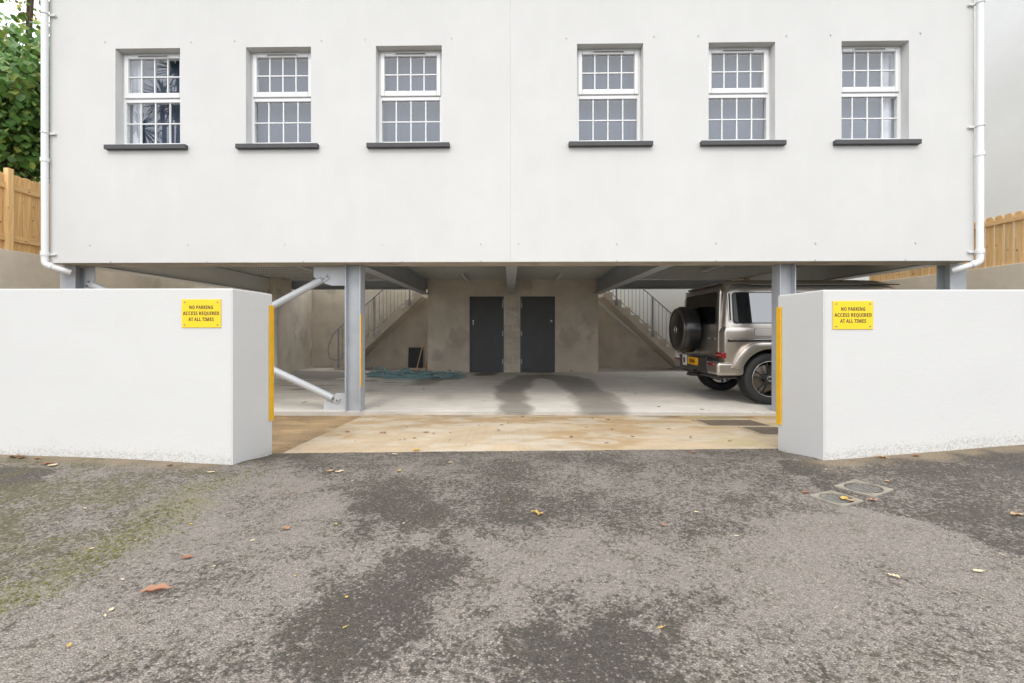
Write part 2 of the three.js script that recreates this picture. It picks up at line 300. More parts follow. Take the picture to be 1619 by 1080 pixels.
{ // low cushions of moss along the old seam and the left-hand side
  const r = mulberry(4242), g = new THREE.IcosahedronGeometry(1, 0), n = 1500, im = new THREE.InstancedMesh(g, std({ color: col(1, 1, 1), roughness: 1 }), n), M = new THREE.Matrix4(), q = new THREE.Quaternion(), c = new THREE.Color(); let k = 0;
  while (k < n) {
    const seam = r() < 0.6, z = -3.3 + r() * 2.2, x = seam ? -1.94 + 0.03 * Math.sin(z * 5) + (r() + r() + r() - 1.5) * 0.2 : -2.0 - r() * 2.0;
    if (fbm(x * 5, z * 5, 3, 0, 97) < (seam ? 0.46 : 0.56)) { if (r() < 0.93) continue; }
    const s = 0.002 + 0.0045 * r() * r(); q.setFromAxisAngle(new THREE.Vector3(0, 1, 0), r() * 6); M.compose(new THREE.Vector3(x, roadY(x, z) + s * 0.2, z), q, new THREE.Vector3(s * (0.8 + r()), s * 0.7, s * (0.8 + r()))); im.setMatrixAt(k, M); const b = 0.6 + 0.7 * r(); im.setColorAt(k, c.setRGB(0.115 * b, 0.115 * b, 0.022 * b)); k++;
  }
  im.name = 'moss'; im.userData = { kind: 'stuff', label: 'olive green moss growing along a seam in the tarmac', category: 'moss' }; scene.add(im);
}
{ const g = new THREE.PlaneGeometry(800, 800); g.rotateX(-Math.PI / 2); g.translate(0, -0.16, 0); struct('ground', g, std({ color: col(0.10, 0.12, 0.06), roughness: 1 })); }

// garage slab: power-floated concrete with wet trails
const floorY = z => lerp(0.0, 0.036, clamp((-z - 6.38) / 5.6));
{
  const wetF = [
    [[-0.18, -6.2], [0.36, -6.2], [0.30, -7.3], [0.25, -8.4], [0.42, -9.6], [0.6, -10.4], [1.0, -11.4], [0.25, -11.3], [-0.15, -10.2], [-0.28, -8.6], [-0.20, -7.5]],
    [[1.02, -6.2], [1.62, -6.2], [1.74, -7.2], [1.80, -8.4], [1.84, -10.0], [1.45, -11.3], [0.75, -11.5], [0.62, -10.8], [1.02, -10.1], [1.06, -8.3]],
    [[-0.95, -11.95], [-0.35, -11.95], [-0.42, -11.2], [-0.85, -11.1]],
    [[-2.2, -10.4], [-1.2, -11.5], [-1.0, -10.8], [-1.5, -10.2], [-1.75, -9.4], [-2.1, -9.3]],
    [[-5.9, -12.4], [-4.6, -12.2], [-3.8, -11.2], [-4.1, -10.2], [-5.0, -10.4], [-5.9, -11.2]],
    [[-1.35, -8.0], [-1.0, -8.2], [-0.9, -7.6], [-1.2, -7.3]],
  ];
  const str = [0.5, 0.5, 0.6, 0.5, 0.55, 0.18];
  const W = 2048, H = 1024, X = i => -8 + 16 * (i + 0.5) / W, Z = j => -14.4 + 8.05 * (j + 0.5) / H, wm = new Float32Array(W * H);
  const ft = dataTex(W, H, (i, j) => {
    const x = X(i), z = Z(j), n = fbm(x * 1.1, z * 1.1, 5, 0, 401), m = fbm(x * 6, z * 9, 4, 0, 402), f = vnoise(x * 60, z * 60, 0, 403), sw = fbm(x * 0.8 + z * 0.3, z * 5, 3, 0, 404);
    let k = 0.86 + (n - 0.5) * 0.32 + (m - 0.5) * 0.16 + (f - 0.5) * 0.06 + (sw - 0.5) * 0.14, w = 0;
    wetF.forEach((p, q) => { w = Math.max(w, str[q] * smooth(-0.10, 0.12, polyDist(p, x, z) + (fbm(x * 5, z * 2.2, 3, 0, 411) - 0.5) * 0.26 + (n - 0.5) * 0.2)); });
    const streak = smooth(0.62, 0.70, fbm(x * 1.6 + 3, z * 6, 4, 0, 405)) * smooth(-1.8, -3.0, x) * smooth(-7.2, -8.4, z) * 0.5; w = Math.max(w, streak);
    if (vnoise(x * 7 + 2, z * 7, 0, 409) > 0.972) w = Math.max(w, 0.55);
    if (z > -6.42) k *= 0.7;
    wm[j * W + i] = w; k *= 1 - w;
    return [k, k * lerp(0.975, 0.94, w), k * lerp(0.935, 0.85, w)];
  }, true, false);
  const fr = dataTex(W, H, (i, j) => { const w = wm[j * W + i], r = lerp(0.86, 0.5, w); return [r, r, r]; }, false, false);
  const g = new THREE.BoxGeometry(15, 0.3, 8, 1, 1, 10); g.translate(0, -0.15, -10.38);
  const p = g.attributes.position, nrm = g.attributes.normal, uv = g.attributes.uv;
  for (let i = 0; i < p.count; i++) { const z = p.getZ(i); if (p.getY(i) > -0.1) p.setY(i, floorY(z)); uv.setXY(i, (p.getX(i) + 8) / 16, (z + 14.4) / 8.05); }
  struct('garage_floor', g, std({ color: col(0.82, 0.79, 0.745), map: ft, roughnessMap: fr, roughness: 1, bumpMap: rp(concBump, 14), bumpScale: 0.001 }));
}
// stained concrete apron between the road and the garage, and the silty strip beside it
{
  const X0 = -2.6, X1 = 4.6, Z0 = -6.45, Z1 = -3.85, W = 1536, H = 640;
  const at = dataTex(W, H, (i, j) => {
    const x = lerp(X0, X1, (i + 0.5) / W), z = lerp(Z0, Z1, (j + 0.5) / H);
    const n = fbm(x * 1.7, z * 2.6, 5, 0, 501), m = fbm(x * 7, z * 10, 4, 0, 502), f = vnoise(x * 90, z * 90, 0, 503), br = vnoise(x * 85, z * 1.2, 0, 504), l = fbm(x * 2.2 + 7, z * 4 + 3, 4, 0, 505);
    let r = 0.80 + (n - 0.5) * 0.3 + (f - 0.5) * 0.08 + (br - 0.5) * 0.07, g = r * 0.80, b = r * 0.545;
    // rusty silt
    const rust = smooth(0.46, 0.66, fbm(x * 1.1 + 3, z * 2.2, 4, 0, 506) + 0.16 * Math.exp(-(((x - 1.35) / 0.75) ** 2 + ((z + 5.75) / 0.35) ** 2)) * 1.6 + 0.10 * smooth(-4.6, -6.2, z)) * 0.75;
    r = lerp(r, 0.64, rust); g = lerp(g, 0.44, rust); b = lerp(b, 0.215, rust);
    // washed, paler patches with ragged edges
    const pale = smooth(0.50, 0.68, l + (m - 0.5) * 0.35) * 0.5; r = lerp(r, 0.90, pale); g = lerp(g, 0.83, pale); b = lerp(b, 0.70, pale);
    const green = smooth(0.55, 0.7, fbm(x * 1.4 + 20, z * 2, 3, 0, 507)) * smooth(1.6, 2.4, x) * 0.5; r = lerp(r, 0.62, green); g = lerp(g, 0.56, green); b = lerp(b, 0.24, green);
    const damp = smooth(0.60, 0.7, fbm(x * 2, z * 8, 3, 0, 508)) * smooth(-6.0, -6.25, z) * 0.5;
    const k = (1 - damp) * (1 + (m - 0.5) * 0.22); return [r * k, g * k, b * k];
  }, true, false);
  const xs = 40, zs = 20, mk = (x0, x1, z0, z1, dy) => {
    const g = new THREE.PlaneGeometry(1, 1, xs, zs); const p = g.attributes.position, uv = g.attributes.uv;
    for (let i = 0; i < p.count; i++) { const x = lerp(x0, x1, p.getX(i) + 0.5), z = lerp(z1, z0, p.getY(i) + 0.5); p.setXYZ(i, x, apronY(x, z) + dy, z); uv.setXY(i, (x - X0) / (X1 - X0), (z - Z0) / (Z1 - Z0)); }
    g.computeVertexNormals(); return g;
  };
  const a = mk(-2.045, 4.6, -6.378, -3.9, -0.004);
  // a thickness down its left-hand edge
  const side = bx(-2.045, -2.03, -0.2, -0.045, -6.37, -3.9); side.attributes.uv.array.fill(0.1);
  struct('concrete_apron', a, std({ color: col(0.60, 0.59, 0.58), map: at, roughness: 0.88, bumpMap: rp(concBump, 8), bumpScale: 0.002 }));
  const st = dataTex(512, 512, (i, j) => { const u = i / 512, v = j / 512, n = fbm(u * 5, v * 9, 5, 0, 601), f = vnoise(u * 120, v * 120, 120, 602), l = smooth(0.55, 0.68, fbm(u * 7, v * 14, 4, 0, 603)); const k = 0.62 + (n - 0.5) * 0.5 + (f - 0.5) * 0.2 + l * 0.2; return [k, k * 0.76, k * 0.45]; });
  const s = mk(-7.4, 4.7, -6.378, -3.88, -0.022); { const p = s.attributes.position, uv = s.attributes.uv; for (let i = 0; i < p.count; i++) uv.setXY(i, p.getX(i) / 2, p.getZ(i) / 2); }
  struct('silt_strip', s, std({ color: col(0.52, 0.47, 0.42), map: st, roughness: 0.95, bumpMap: rp(concBump, 6), bumpScale: 0.01 }));
}
// raised gardens behind the two retaining walls
{ const gm = std({ color: col(0.07, 0.09, 0.035), roughness: 1 });
  struct('garden_ground', bx(-60, -7.74, -0.15, 2.30, -60, -4.3), gm); struct('garden_ground', bx(7.74, 60, -0.15, 2.09, -60, -4.3), gm); struct('garden_ground', bx(-7.74, 7.74, -0.15, 2.0, -60, -16.2), gm); }

// ------------------------------------------------------------------ the apartment building on its steel frame
const ZF = -6.2, YB = 2.087, YD = 2.473;    // facade plane, facade underside, metal deck
const bld = thing('apartment_building', 'white rendered apartment building raised on grey steel columns over a parking undercroft', 'building');
const openings = [[-5.455, -4.552], [-3.635, -2.735], [-1.84, -0.937], [0.905, 1.80], [2.68, 3.57], [4.455, 5.35]];
const WY0 = 3.70, WY1 = 5.045, TOP = 6.6;
{
  for (const [x0, x1, ops] of [[-6.382, -0.0003, openings.slice(0, 3)], [0.0003, 6.208, openings.slice(3)]]) {
    const s = shape([[x0, YB], [x1, YB], [x1, TOP], [x0, TOP]]);
    for (const [a, b] of ops) { const h = new THREE.Path(); h.moveTo(a, WY0); h.lineTo(a, WY1); h.lineTo(b, WY1); h.lineTo(b, WY0); h.closePath(); s.holes.push(h); }
    const g = extr(s, 0.296, 0.002); g.translate(0, 0, ZF - 0.298); part('front_wall', uvBox(g), whitePaint, bld);
  }
  part('side_wall', bx(-6.38, -6.1, YB, TOP, -12.2, ZF - 0.303), white2, bld); part('side_wall', bx(5.93, 6.205, YB, TOP, -12.2, ZF - 0.303), white2, bld);
  part('rear_wall', bx(-6.09, 5.92, YD + 0.2, TOP, -12.2, -11.95), white2, bld);
  part('roof', uvBox(extrRoof()), slate, bld);
  function extrRoof() { // pitched roof, ridge along the building
    const a = [[-6.6, TOP + 0.01, -5.85], [6.4, TOP + 0.01, -5.85], [6.4, TOP + 0.01, -12.5], [-6.6, TOP + 0.01, -12.5], [-6.6, TOP + 2.3, -9.2], [6.4, TOP + 2.3, -9.2]], f = [0, 1, 5, 0, 5, 4, 2, 3, 4, 2, 4, 5, 0, 4, 3, 1, 2, 5, 0, 3, 2, 0, 2, 1];
    const g = new THREE.BufferGeometry(); g.setAttribute('position', new THREE.BufferAttribute(new Float32Array(f.flatMap(i => a[i])), 3)); g.computeVertexNormals(); return g;
  }
  // front soffit strip (bottom of the edge beam), inner floor slab
  part('soffit_strip', bx(-6.36, 6.19, YB - 0.004, YB + 0.03, ZF - 0.375, ZF - 0.012), soffitMat, bld);
  part('edge_beam_web', bx(-6.09, 5.92, YB + 0.035, YD + 0.1, ZF - 0.36, ZF - 0.31), steelGrey, bld);
  part('floor_slab', bx(-6.09, 5.92, YD + 0.075, YD + 0.19, -11.94, ZF - 0.37), concrete, bld);
}
// corrugated deck: ribs across the building, with rows of embossed studs
{
  const pr = [], pitch = 0.30, z0 = -11.95, n = 18; let z = z0;
  for (let i = 0; i < n; i++) { pr.push([z, YD], [z + 0.14, YD], [z + 0.15, YD + 0.07], [z + 0.29, YD + 0.07]); z += pitch; }
  const P = [], x0 = -6.09, x1 = 5.92;
  for (let i = 1; i < pr.length; i++) { const [za, ya] = pr[i - 1], [zb, yb] = pr[i]; P.push(x0, ya, za, x1, yb, zb, x0, yb, zb, x0, ya, za, x1, ya, za, x1, yb, zb); }
  const g = new THREE.BufferGeometry(); g.setAttribute('position', new THREE.BufferAttribute(new Float32Array(P), 3)); g.computeVertexNormals(); uvBox(g);
  const deck = part('metal_deck', g, deckMat, bld);
  const stud = new THREE.BoxGeometry(0.036, 0.022, 0.06), list = [];
  for (let i = 4; i < n - 2; i++) for (let q = 0; q < 1; q++) for (let x = -5.95; x < 5.85; x += 0.058) list.push([x + q * 0.029, YD - 0.002, z0 + (i - 4) * pitch + 0.04 + q * 0.15 + 0]);
  const im = new THREE.InstancedMesh(stud, deckMat, list.length), M = new THREE.Matrix4(); list.forEach((p, i) => im.setMatrixAt(i, M.makeTranslation(...p)));
  im.name = 'deck_stud'; im.userData.kind = 'stuff'; deck.add(im);
}
// steel I-beams front to back, and the rear cross beams
function iBeamZ(x, z0, z1, yb, yt, w, mat) {
  return merge(bx(x - w / 2, x + w / 2, yb, yb + 0.018, z0, z1), bx(x - w / 2, x + w / 2, yt - 0.018, yt, z0, z1), bx(x - 0.006, x + 0.006, yb + 0.018, yt - 0.018, z0, z1));
}
for (const x of [-6.16, -2.23, 0.018, 2.27, 6.02]) part('steel_beam', iBeamZ(x, Math.abs(x) > 6 ? -11.39 : -11.995, ZF - 0.378, YB + 0.004, YD - 0.002, x > -1 && x < 1 ? 0.17 : 0.19), steelGrey, bld);
for (const [a, b] of [[-5.918, -2.19], [2.314, 5.898]]) part('cross_beam', merge(bx(a, b, 2.235, 2.253, -12.17, -12.0), bx(a, b, 2.455, 2.471, -12.17, -12.0), bx(a, b, 2.253, 2.455, -12.09, -12.078)), steelGrey, bld);
// columns: inner pair shows the web to the road, outer pair shows a flange
function column(x, z, mat, flangeFront, base) {
  const w = 0.222, d = 0.205, t = 0.014, z1 = z, z0 = z - d, y0 = -0.06, y1 = YB - 0.006;
  const g = flangeFront ? merge(bx(x - w / 2, x + w / 2, y0, y1, z1 - t, z1, 0.002), bx(x - w / 2, x + w / 2, y0, y1, z0, z0 + t, 0.002), bx(x - 0.005, x + 0.005, y0, y1, z0 + t, z1 - t))
    : merge(bx(x - w / 2, x - w / 2 + t, y0, y1, z0, z1, 0.002), bx(x + w / 2 - t, x + w / 2, y0, y1, z0, z1, 0.002), bx(x - w / 2 + t, x + w / 2 - t, y0, y1, (z0 + z1) / 2 - 0.005, (z0 + z1) / 2 + 0.005));
  const c = part('steel_column', g, mat, bld);
  return c;
}
const colL = column(-2.231, -6.40, steelGrey, false), colR = column(3.863, -6.40, steelGrey, false);
column(-6.326, -6.40, steelGrey, true); column(6.194, -6.40, steelGrey, true);
part('edge_guard', bx(-2.121, -2.112, 0.35, 1.381, -6.455, -6.398, 0.003), yellow, colL);
part('edge_guard', bx(3.742, 3.751, 0.378, 1.387, -6.455, -6.398, 0.003), yellow, colR);
// diagonal tube bracing with bolted gusset plates in the left-hand bay
{
  const zb = -6.53, brace = (a, b) => {
    const m = part('brace_tube', rod([...a, zb], [...b, zb], 0.052, 18), tubeGrey, bld), A = new THREE.Vector3(...a, zb), B = new THREE.Vector3(...b, zb), d = B.clone().sub(A).normalize();
    for (const [e, s] of [[A, -1], [B, 1]]) { const f = e.clone().addScaledVector(d, s * 0.1), q = e.clone().addScaledVector(d, -s * 0.06), L = f.distanceTo(q), g = new THREE.BoxGeometry(L, 0.08, 0.022); g.rotateZ(Math.atan2(d.y, d.x)); g.translate((f.x + q.x) / 2, (f.y + q.y) / 2, zb + 0.004); part('end_fork', g, tubeGrey, m); }
    return m;
  };
  brace([-2.72, 1.885], [-6.02, 0.14]);
  brace([-6.05, 1.80], [-2.56, 0.175]);
  const gusset = (pts, bolts) => { const g = extr(shape(pts), 0.014, 0.002); g.translate(0, 0, zb - 0.022); const m = part('gusset_plate', uvBox(g), tubeGrey, bld); for (const [x, y] of bolts) { const c = new THREE.CylinderGeometry(0.014, 0.014, 0.02, 6); c.rotateX(Math.PI / 2); c.translate(x, y, zb + 0.022); part('bolt', c, bolt, m); } };
  gusset([[-2.345, 2.078], [-2.345, 1.80], [-2.58, 1.80], [-2.72, 1.84], [-2.845, 1.93], [-2.845, 2.078]], [[-2.695, 1.898], [-2.645, 1.924]]);
  gusset([[-2.345, 0.0], [-2.345, 0.24], [-2.50, 0.25], [-2.70, 0.12], [-2.70, 0.0]], [[-2.548, 0.169], [-2.495, 0.145]]);
  gusset([[-6.21, 2.078], [-6.06, 2.078], [-6.06, 1.90], [-6.12, 1.75], [-6.21, 1.75]], [[-6.12, 1.86], [-6.15, 1.80]]);
}
// hooks of old fixings left in the render
{
  const fixMat = std({ color: col(0.40, 0.40, 0.39), roughness: 0.6 }), hg = merge(rod([0, 0, 0], [0, 0, 0.010], 0.006, 8), rod([0, 0.002, 0.009], [0.005, -0.018, 0.009], 0.0038, 6));
  const top = [-5.6, -4.398, -3.791, -2.591, -1.99, -0.802, 0.757, 1.945, 2.54, 3.717, 4.306, 5.497], bot = [-5.813, -4.442, -3.098, -1.755, -0.405, 0.112, 1.441, 2.778, 4.104, 5.43];
  top.forEach((x, i) => part('wall_fixing', hg, fixMat, bld, [x, 5.125 + 0.02 * hash2(i, 4), ZF - 0.003])); bot.forEach((x, i) => part('wall_fixing', hg, fixMat, bld, [x, 2.33 + 0.008 * hash2(i, 5), ZF - 0.003]));
  for (const x of [-5.52, -4.18, -2.84, -1.48, -0.4, 1.44, 2.78, 4.1, 5.3]) part('edge_clip', bx(-0.006, 0.006, 0, 0.018, -0.002, 0.006), galv, bld, [x, YB + 0.001, ZF]);
}
// windows: top-hung sash over a fixed light, slim glazing bars
function windowAt(x0, x1, idx) {
  const w = new THREE.Group(); w.name = 'window'; bld.add(w); w.position.set((x0 + x1) / 2, WY0, ZF);
  const W = (x1 - x0) / 2, H = WY1 - WY0, zf = -0.125, zs = -0.105;     // frame face, sash face
  const S = 0.042;                                                     // frame bar
  const G = H / 1.33;
  const lg = [0.085, 0.65].map(v => v * G), ug = [0.777, 1.252].map(v => v * G), lw = W - 0.046, uw = W - 0.088;
  const fr = [bx(-W, -lw, 0, H, -0.19, zf, 0.006), bx(lw, W, 0, H, -0.19, zf, 0.006), bx(-lw, lw, 0.0, lg[0], -0.19, zf, 0.006), bx(-lw, lw, lg[1], 0.70 * G, -0.19, zf, 0.006), bx(-lw, lw, 1.295 * G, H, -0.19, zf, 0.004)];
  part('frame', merge(fr), pvc, w);
  const sb = 0.70 * G, st = 1.292 * G, so = W - 0.03;
  part('sash', merge(bx(-so, -uw, sb + 0.004, st, -0.175, zs, 0.010), bx(uw, so, sb + 0.004, st, -0.175, zs, 0.010), bx(-uw, uw, sb + 0.004, ug[0], -0.175, zs, 0.010), bx(-uw, uw, ug[1], st, -0.175, zs, 0.010)), pvc, w);
  part('trickle_vent', bx(-0.225, 0.225, 1.268 * G, 1.288 * G, zs - 0.002, zs + 0.012, 0.004), pvcGrime, w); part('vent_slot', bx(-0.205, 0.205, 1.272 * G, 1.2825 * G, zs + 0.004, zs + 0.0135), blackVoid, w);
  const bar = 0.0075, row = (gx, g0, g1, hb, zg) => {
    const xsB = [-gx / 2 * 1.02, 0, gx / 2 * 1.02].map(v => v - 0.0), bars = [bx(-gx, gx, hb - bar, hb + bar, zg - 0.012, zg + 0.011)];
    for (const x of xsB) bars.push(bx(x - bar, x + bar, g0, g1, zg - 0.011, zg + 0.012));
    part('glazing_bar', merge(bars), pvc, w);
    const cx = [-gx, ...xsB, gx], cy = [g0, hb, g1];
    for (let i = 0; i < 4; i++) for (let j = 0; j < 2; j++) { const a = cx[i] + (i ? bar : 0), b = cx[i + 1] - (i < 3 ? bar : 0), c = cy[j] + (j ? bar : 0), d = cy[j + 1] - (j ? 0 : bar); const pn = part('pane', new THREE.PlaneGeometry(b - a, d - c), glass, w, [(a + b) / 2, (c + d) / 2, zg]); pn.rotation.set((hash2(idx * 9 + i, j, 71) - 0.5) * 0.006, (hash2(idx * 9 + i, j, 72) - 0.5) * 0.006, 0); }
  };
  row(lw, lg[0], lg[1], 0.362 * G, -0.150); row(uw, ug[0], ug[1], 1.005 * G, -0.135);
  // sill and the room with its curtains
  part('sill', bx(-0.565, 0.565, -0.062, -0.001, -0.12, 0.062, 0.006), sillMat, w);
  part('room', merge(bx(-W - 0.2, -W - 0.19, -0.2, H + 0.2, -1.4, -0.31), bx(W + 0.19, W + 0.2, -0.2, H + 0.2, -1.4, -0.31), bx(-W - 0.19, W + 0.19, -0.2, -0.19, -1.4, -0.31), bx(-W - 0.19, W + 0.19, H + 0.19, H + 0.2, -1.4, -0.31), bx(-W - 0.19, W + 0.19, -0.19, H + 0.19, -1.4, -1.39)), roomMat, w);
  const folds = (a, b, z, n) => { const g = new THREE.PlaneGeometry(b - a, H + 0.5, n * 8, 1), p = g.attributes.position; for (let i = 0; i < p.count; i++) { const t = (p.getX(i) / (b - a) + 0.5) * n; p.setZ(i, 0.008 * Math.sin(t * TAU) + 0.006 * Math.sin(t * 2.7 + idx)); } g.computeVertexNormals(); g.translate((a + b) / 2, H / 2, z); return g; };
  part('blind', folds(-W - 0.15, W + 0.15, -0.30, idx === 2 || idx === 3 ? 11 : 4), sheer, w);
  if (idx === 0 || idx === 5) { const q = idx ? 1 : -1; part('curtain', folds(q > 0 ? W - 0.17 : -W - 0.05, q > 0 ? W + 0.05 : -W + 0.17, -0.25, 3), curtain, w); }
}
openings.forEach(([a, b], i) => windowAt(a, b, i));
// rainwater pipes down the two corners
for (const [s, x] of [[-1, -6.393], [1, 6.232]]) {
  const z = -6.148, p = part('downpipe', rod([x, 2.21, z], [x, TOP + 0.05, z], 0.040, 20), pvc, bld);
  part('pipe_elbow', tube([[x, 2.215, z], [x, 2.12, z], [x - s * 0.012, 2.065, z - 0.004], [x - s * 0.07, 2.03, z - 0.03], [x - s * 0.16, 1.99, z - 0.10], [x - s * 0.20, 1.97, z - 0.16]], 0.041, 30, 14), pvc, p);
  part('socket', merge(rod([x, 2.175, z], [x, 2.235, z], 0.049, 20), rod([x - s * 0.035, 2.052, z - 0.012], [x - s * 0.075, 2.028, z - 0.03], 0.047, 18)), pvc, p);
  part('socket', rod([x, 3.47, z], [x, 3.52, z], 0.049, 20), pvc, p);
  for (const y of [5.50, 3.865, 2.20]) { const t = new THREE.TorusGeometry(0.045, 0.006, 6, 24); t.rotateX(Math.PI / 2); t.translate(x, y, z); part('pipe_clip', merge(t, bx(Math.min(x - s * 0.03, x - s * 0.12), Math.max(x - s * 0.03, x - s * 0.12), y - 0.014, y + 0.014, ZF - 0.002, ZF + 0.03, 0.004), rod([x - s * 0.105, y - 0.006, ZF + 0.02], [x - s * 0.105, y - 0.006, ZF + 0.036], 0.009, 8)), pvcGrime, p); }
}
// strip light fittings under the deck
for (const [x, z0, z1] of [[-4.234, -10.2, -8.9], [4.16, -9.95, -8.65], [-1.10, -11.9, -10.4], [1.16, -11.9, -10.4]]) {
  const l = part('strip_light', bx(x - 0.035, x + 0.035, YD - 0.035, YD - 0.006, z0, z1, 0.006), pvcGrime, bld); part('diffuser', bx(x - 0.03, x + 0.03, YD - 0.062, YD - 0.036, z0 + 0.01, z1 - 0.01, 0.012), pvc, l);
}
// store block at the back of the garage: rendered walls, two dark doors, blockwork between them
{
  const Z = -12.0, y0 = -0.1, yt = YD + 0.072;
  part('store_wall', bx(-2.188, -1.08, y0, yt, -13.4, Z), concrete, bld); part('store_wall', bx(1.175, 2.312, y0, yt, -13.4, Z), concrete, bld);
  part('store_lintel_wall', bx(-1.079, 1.174, 2.04, yt, -13.4, Z - 0.001), concrete, bld);
  part('store_wall', bx(-0.172, 0.262, y0, 2.039, -13.4, Z - 0.012), concrete, bld);
  const bh = 0.215; let k = 0;
  for (let y = 0.04; y < 1.2; y += bh) {
    const odd = k++ % 2, cuts = odd ? [-0.168, 0.045, 0.258] : [-0.168, 0.258];
    for (let i = 1; i < cuts.length; i++) part('concrete_block', bx(cuts[i - 1] + 0.004, cuts[i] - 0.004, y + 0.004, Math.min(y + bh, 1.30) - 0.006, Z - 0.04, Z - 0.002 - 0.004 * hash2(k, i), 0.006), blockMats[(k + i) % 3], bld);
  }
  part('render_patch', bx(-0.17, 0.26, 1.31, 2.038, Z - 0.011, Z - 0.002), concrete, bld);
  const box = part('meter_box', bx(-0.108, 0.205, 1.345, 1.755, Z - 0.002, Z + 0.05, 0.008), std({ color: col(0.70, 0.665, 0.60), map: rp(concTex, 0.8), roughness: 0.7 }), bld);
  part('lid', bx(-0.088, 0.185, 1.365, 1.735, Z + 0.05, Z + 0.058, 0.003), std({ color: col(0.74, 0.71, 0.65), map: rp(concTex, 1.1), roughness: 0.6 }), box);
  for (const [x0, x1, hs] of [[-1.067, -0.182, 1], [0.272, 1.165, -1]]) {
    const d = part('door', bx(x0 + 0.012, x1 - 0.012, 0.036, 2.020, -12.06, Z - 0.018, 0.003), doorMat, bld);
    part('frame', merge(bx(x0 - 0.012, x0 + 0.010, 0.03, 2.038, -12.08, Z - 0.008), bx(x1 - 0.010, x1 + 0.009, 0.03, 2.038, -12.08, Z - 0.008), bx(x0 + 0.010, x1 - 0.010, 2.022, 2.038, -12.08, Z - 0.008)), doorFrameMat, d);
    const hx = hs > 0 ? x1 - 0.02 : x0 + 0.02; for (const y of [0.32, 1.06, 1.80]) part('hinge', bx(hx - 0.016, hx + 0.016, y - 0.065, y + 0.065, Z - 0.018, Z - 0.008), galv, d);
    const kx = hs > 0 ? x0 + 0.085 : x1 - 0.085; const c = new THREE.CylinderGeometry(0.024, 0.024, 0.014, 14); c.rotateX(Math.PI / 2); c.translate(kx, 1.39, Z - 0.012); part('lock', c, pvc, d);
    if (hs > 0) part('key', merge(bx(kx - 0.012, kx + 0.012, 1.31, 1.35, Z - 0.014, Z - 0.006), bx(kx - 0.005, kx + 0.005, 1.27, 1.312, Z - 0.014, Z - 0.006)), pvc, d);
  }
  for (const x of [-1.60, 1.60]) part('drain_stub', rod([x, 0.085, Z], [x, 0.085, Z + 0.05], 0.016, 10), blackVoid, bld);
}
// walls round the stair yards, padstones under the outer beams, conduit on the left one
{
  const lo = (x0, x1, top, mat, z0 = -13.7, z1 = -13.5) => part('yard_wall', bx(x0, x1, -0.1, top, z0, z1), mat, bld);
  lo(-6.2, -2.19, 2.42, concrete);
  part('yard_wall', bx(-6.14, -5.92, -0.1, 2.463, -13.49, -11.4), concrete, bld); part('yard_wall', bx(5.9, 6.12, -0.1, 2.463, -13.49, -11.4), concrete, bld);
  part('padstone', bx(-5.919, -5.80, 2.10, YD - 0.01, -11.99, -11.42), concrete, bld); part('padstone', bx(5.78, 5.899, 2.10, YD - 0.01, -11.99, -11.42), concrete, bld);
  // right-hand back wall: bare below the stair, painted white above it
  const low = extr(shape([[2.313, -0.1], [6.2, -0.1], [4.9, 0.0], [2.45, 2.04], [2.313, 2.15]]), 0.2); low.translate(0, 0, -13.7); part('yard_wall', uvBox(low), concrete, bld);
  const upp = extr(shape([[2.313, 2.152], [2.452, 2.042], [4.902, 0.002], [6.2, -0.098], [6.2, 2.45], [2.313, 2.45]]), 0.196); upp.translate(0, 0, -13.7); part('yard_wall', uvBox(upp), white2, bld);
  part('conduit', tube([[-5.88, 0.04, -11.37], [-5.88, 1.0, -11.37], [-5.88, 2.10, -11.37], [-5.88, 2.15, -11.42], [-5.88, 2.16, -11.6], [-5.88, 2.16, -12.1], [-5.88, 2.16, -12.6]], 0.032, 80, 10, false, 0.1), std({ color: col(0.55, 0.53, 0.50), roughness: 0.5 }), bld);
}

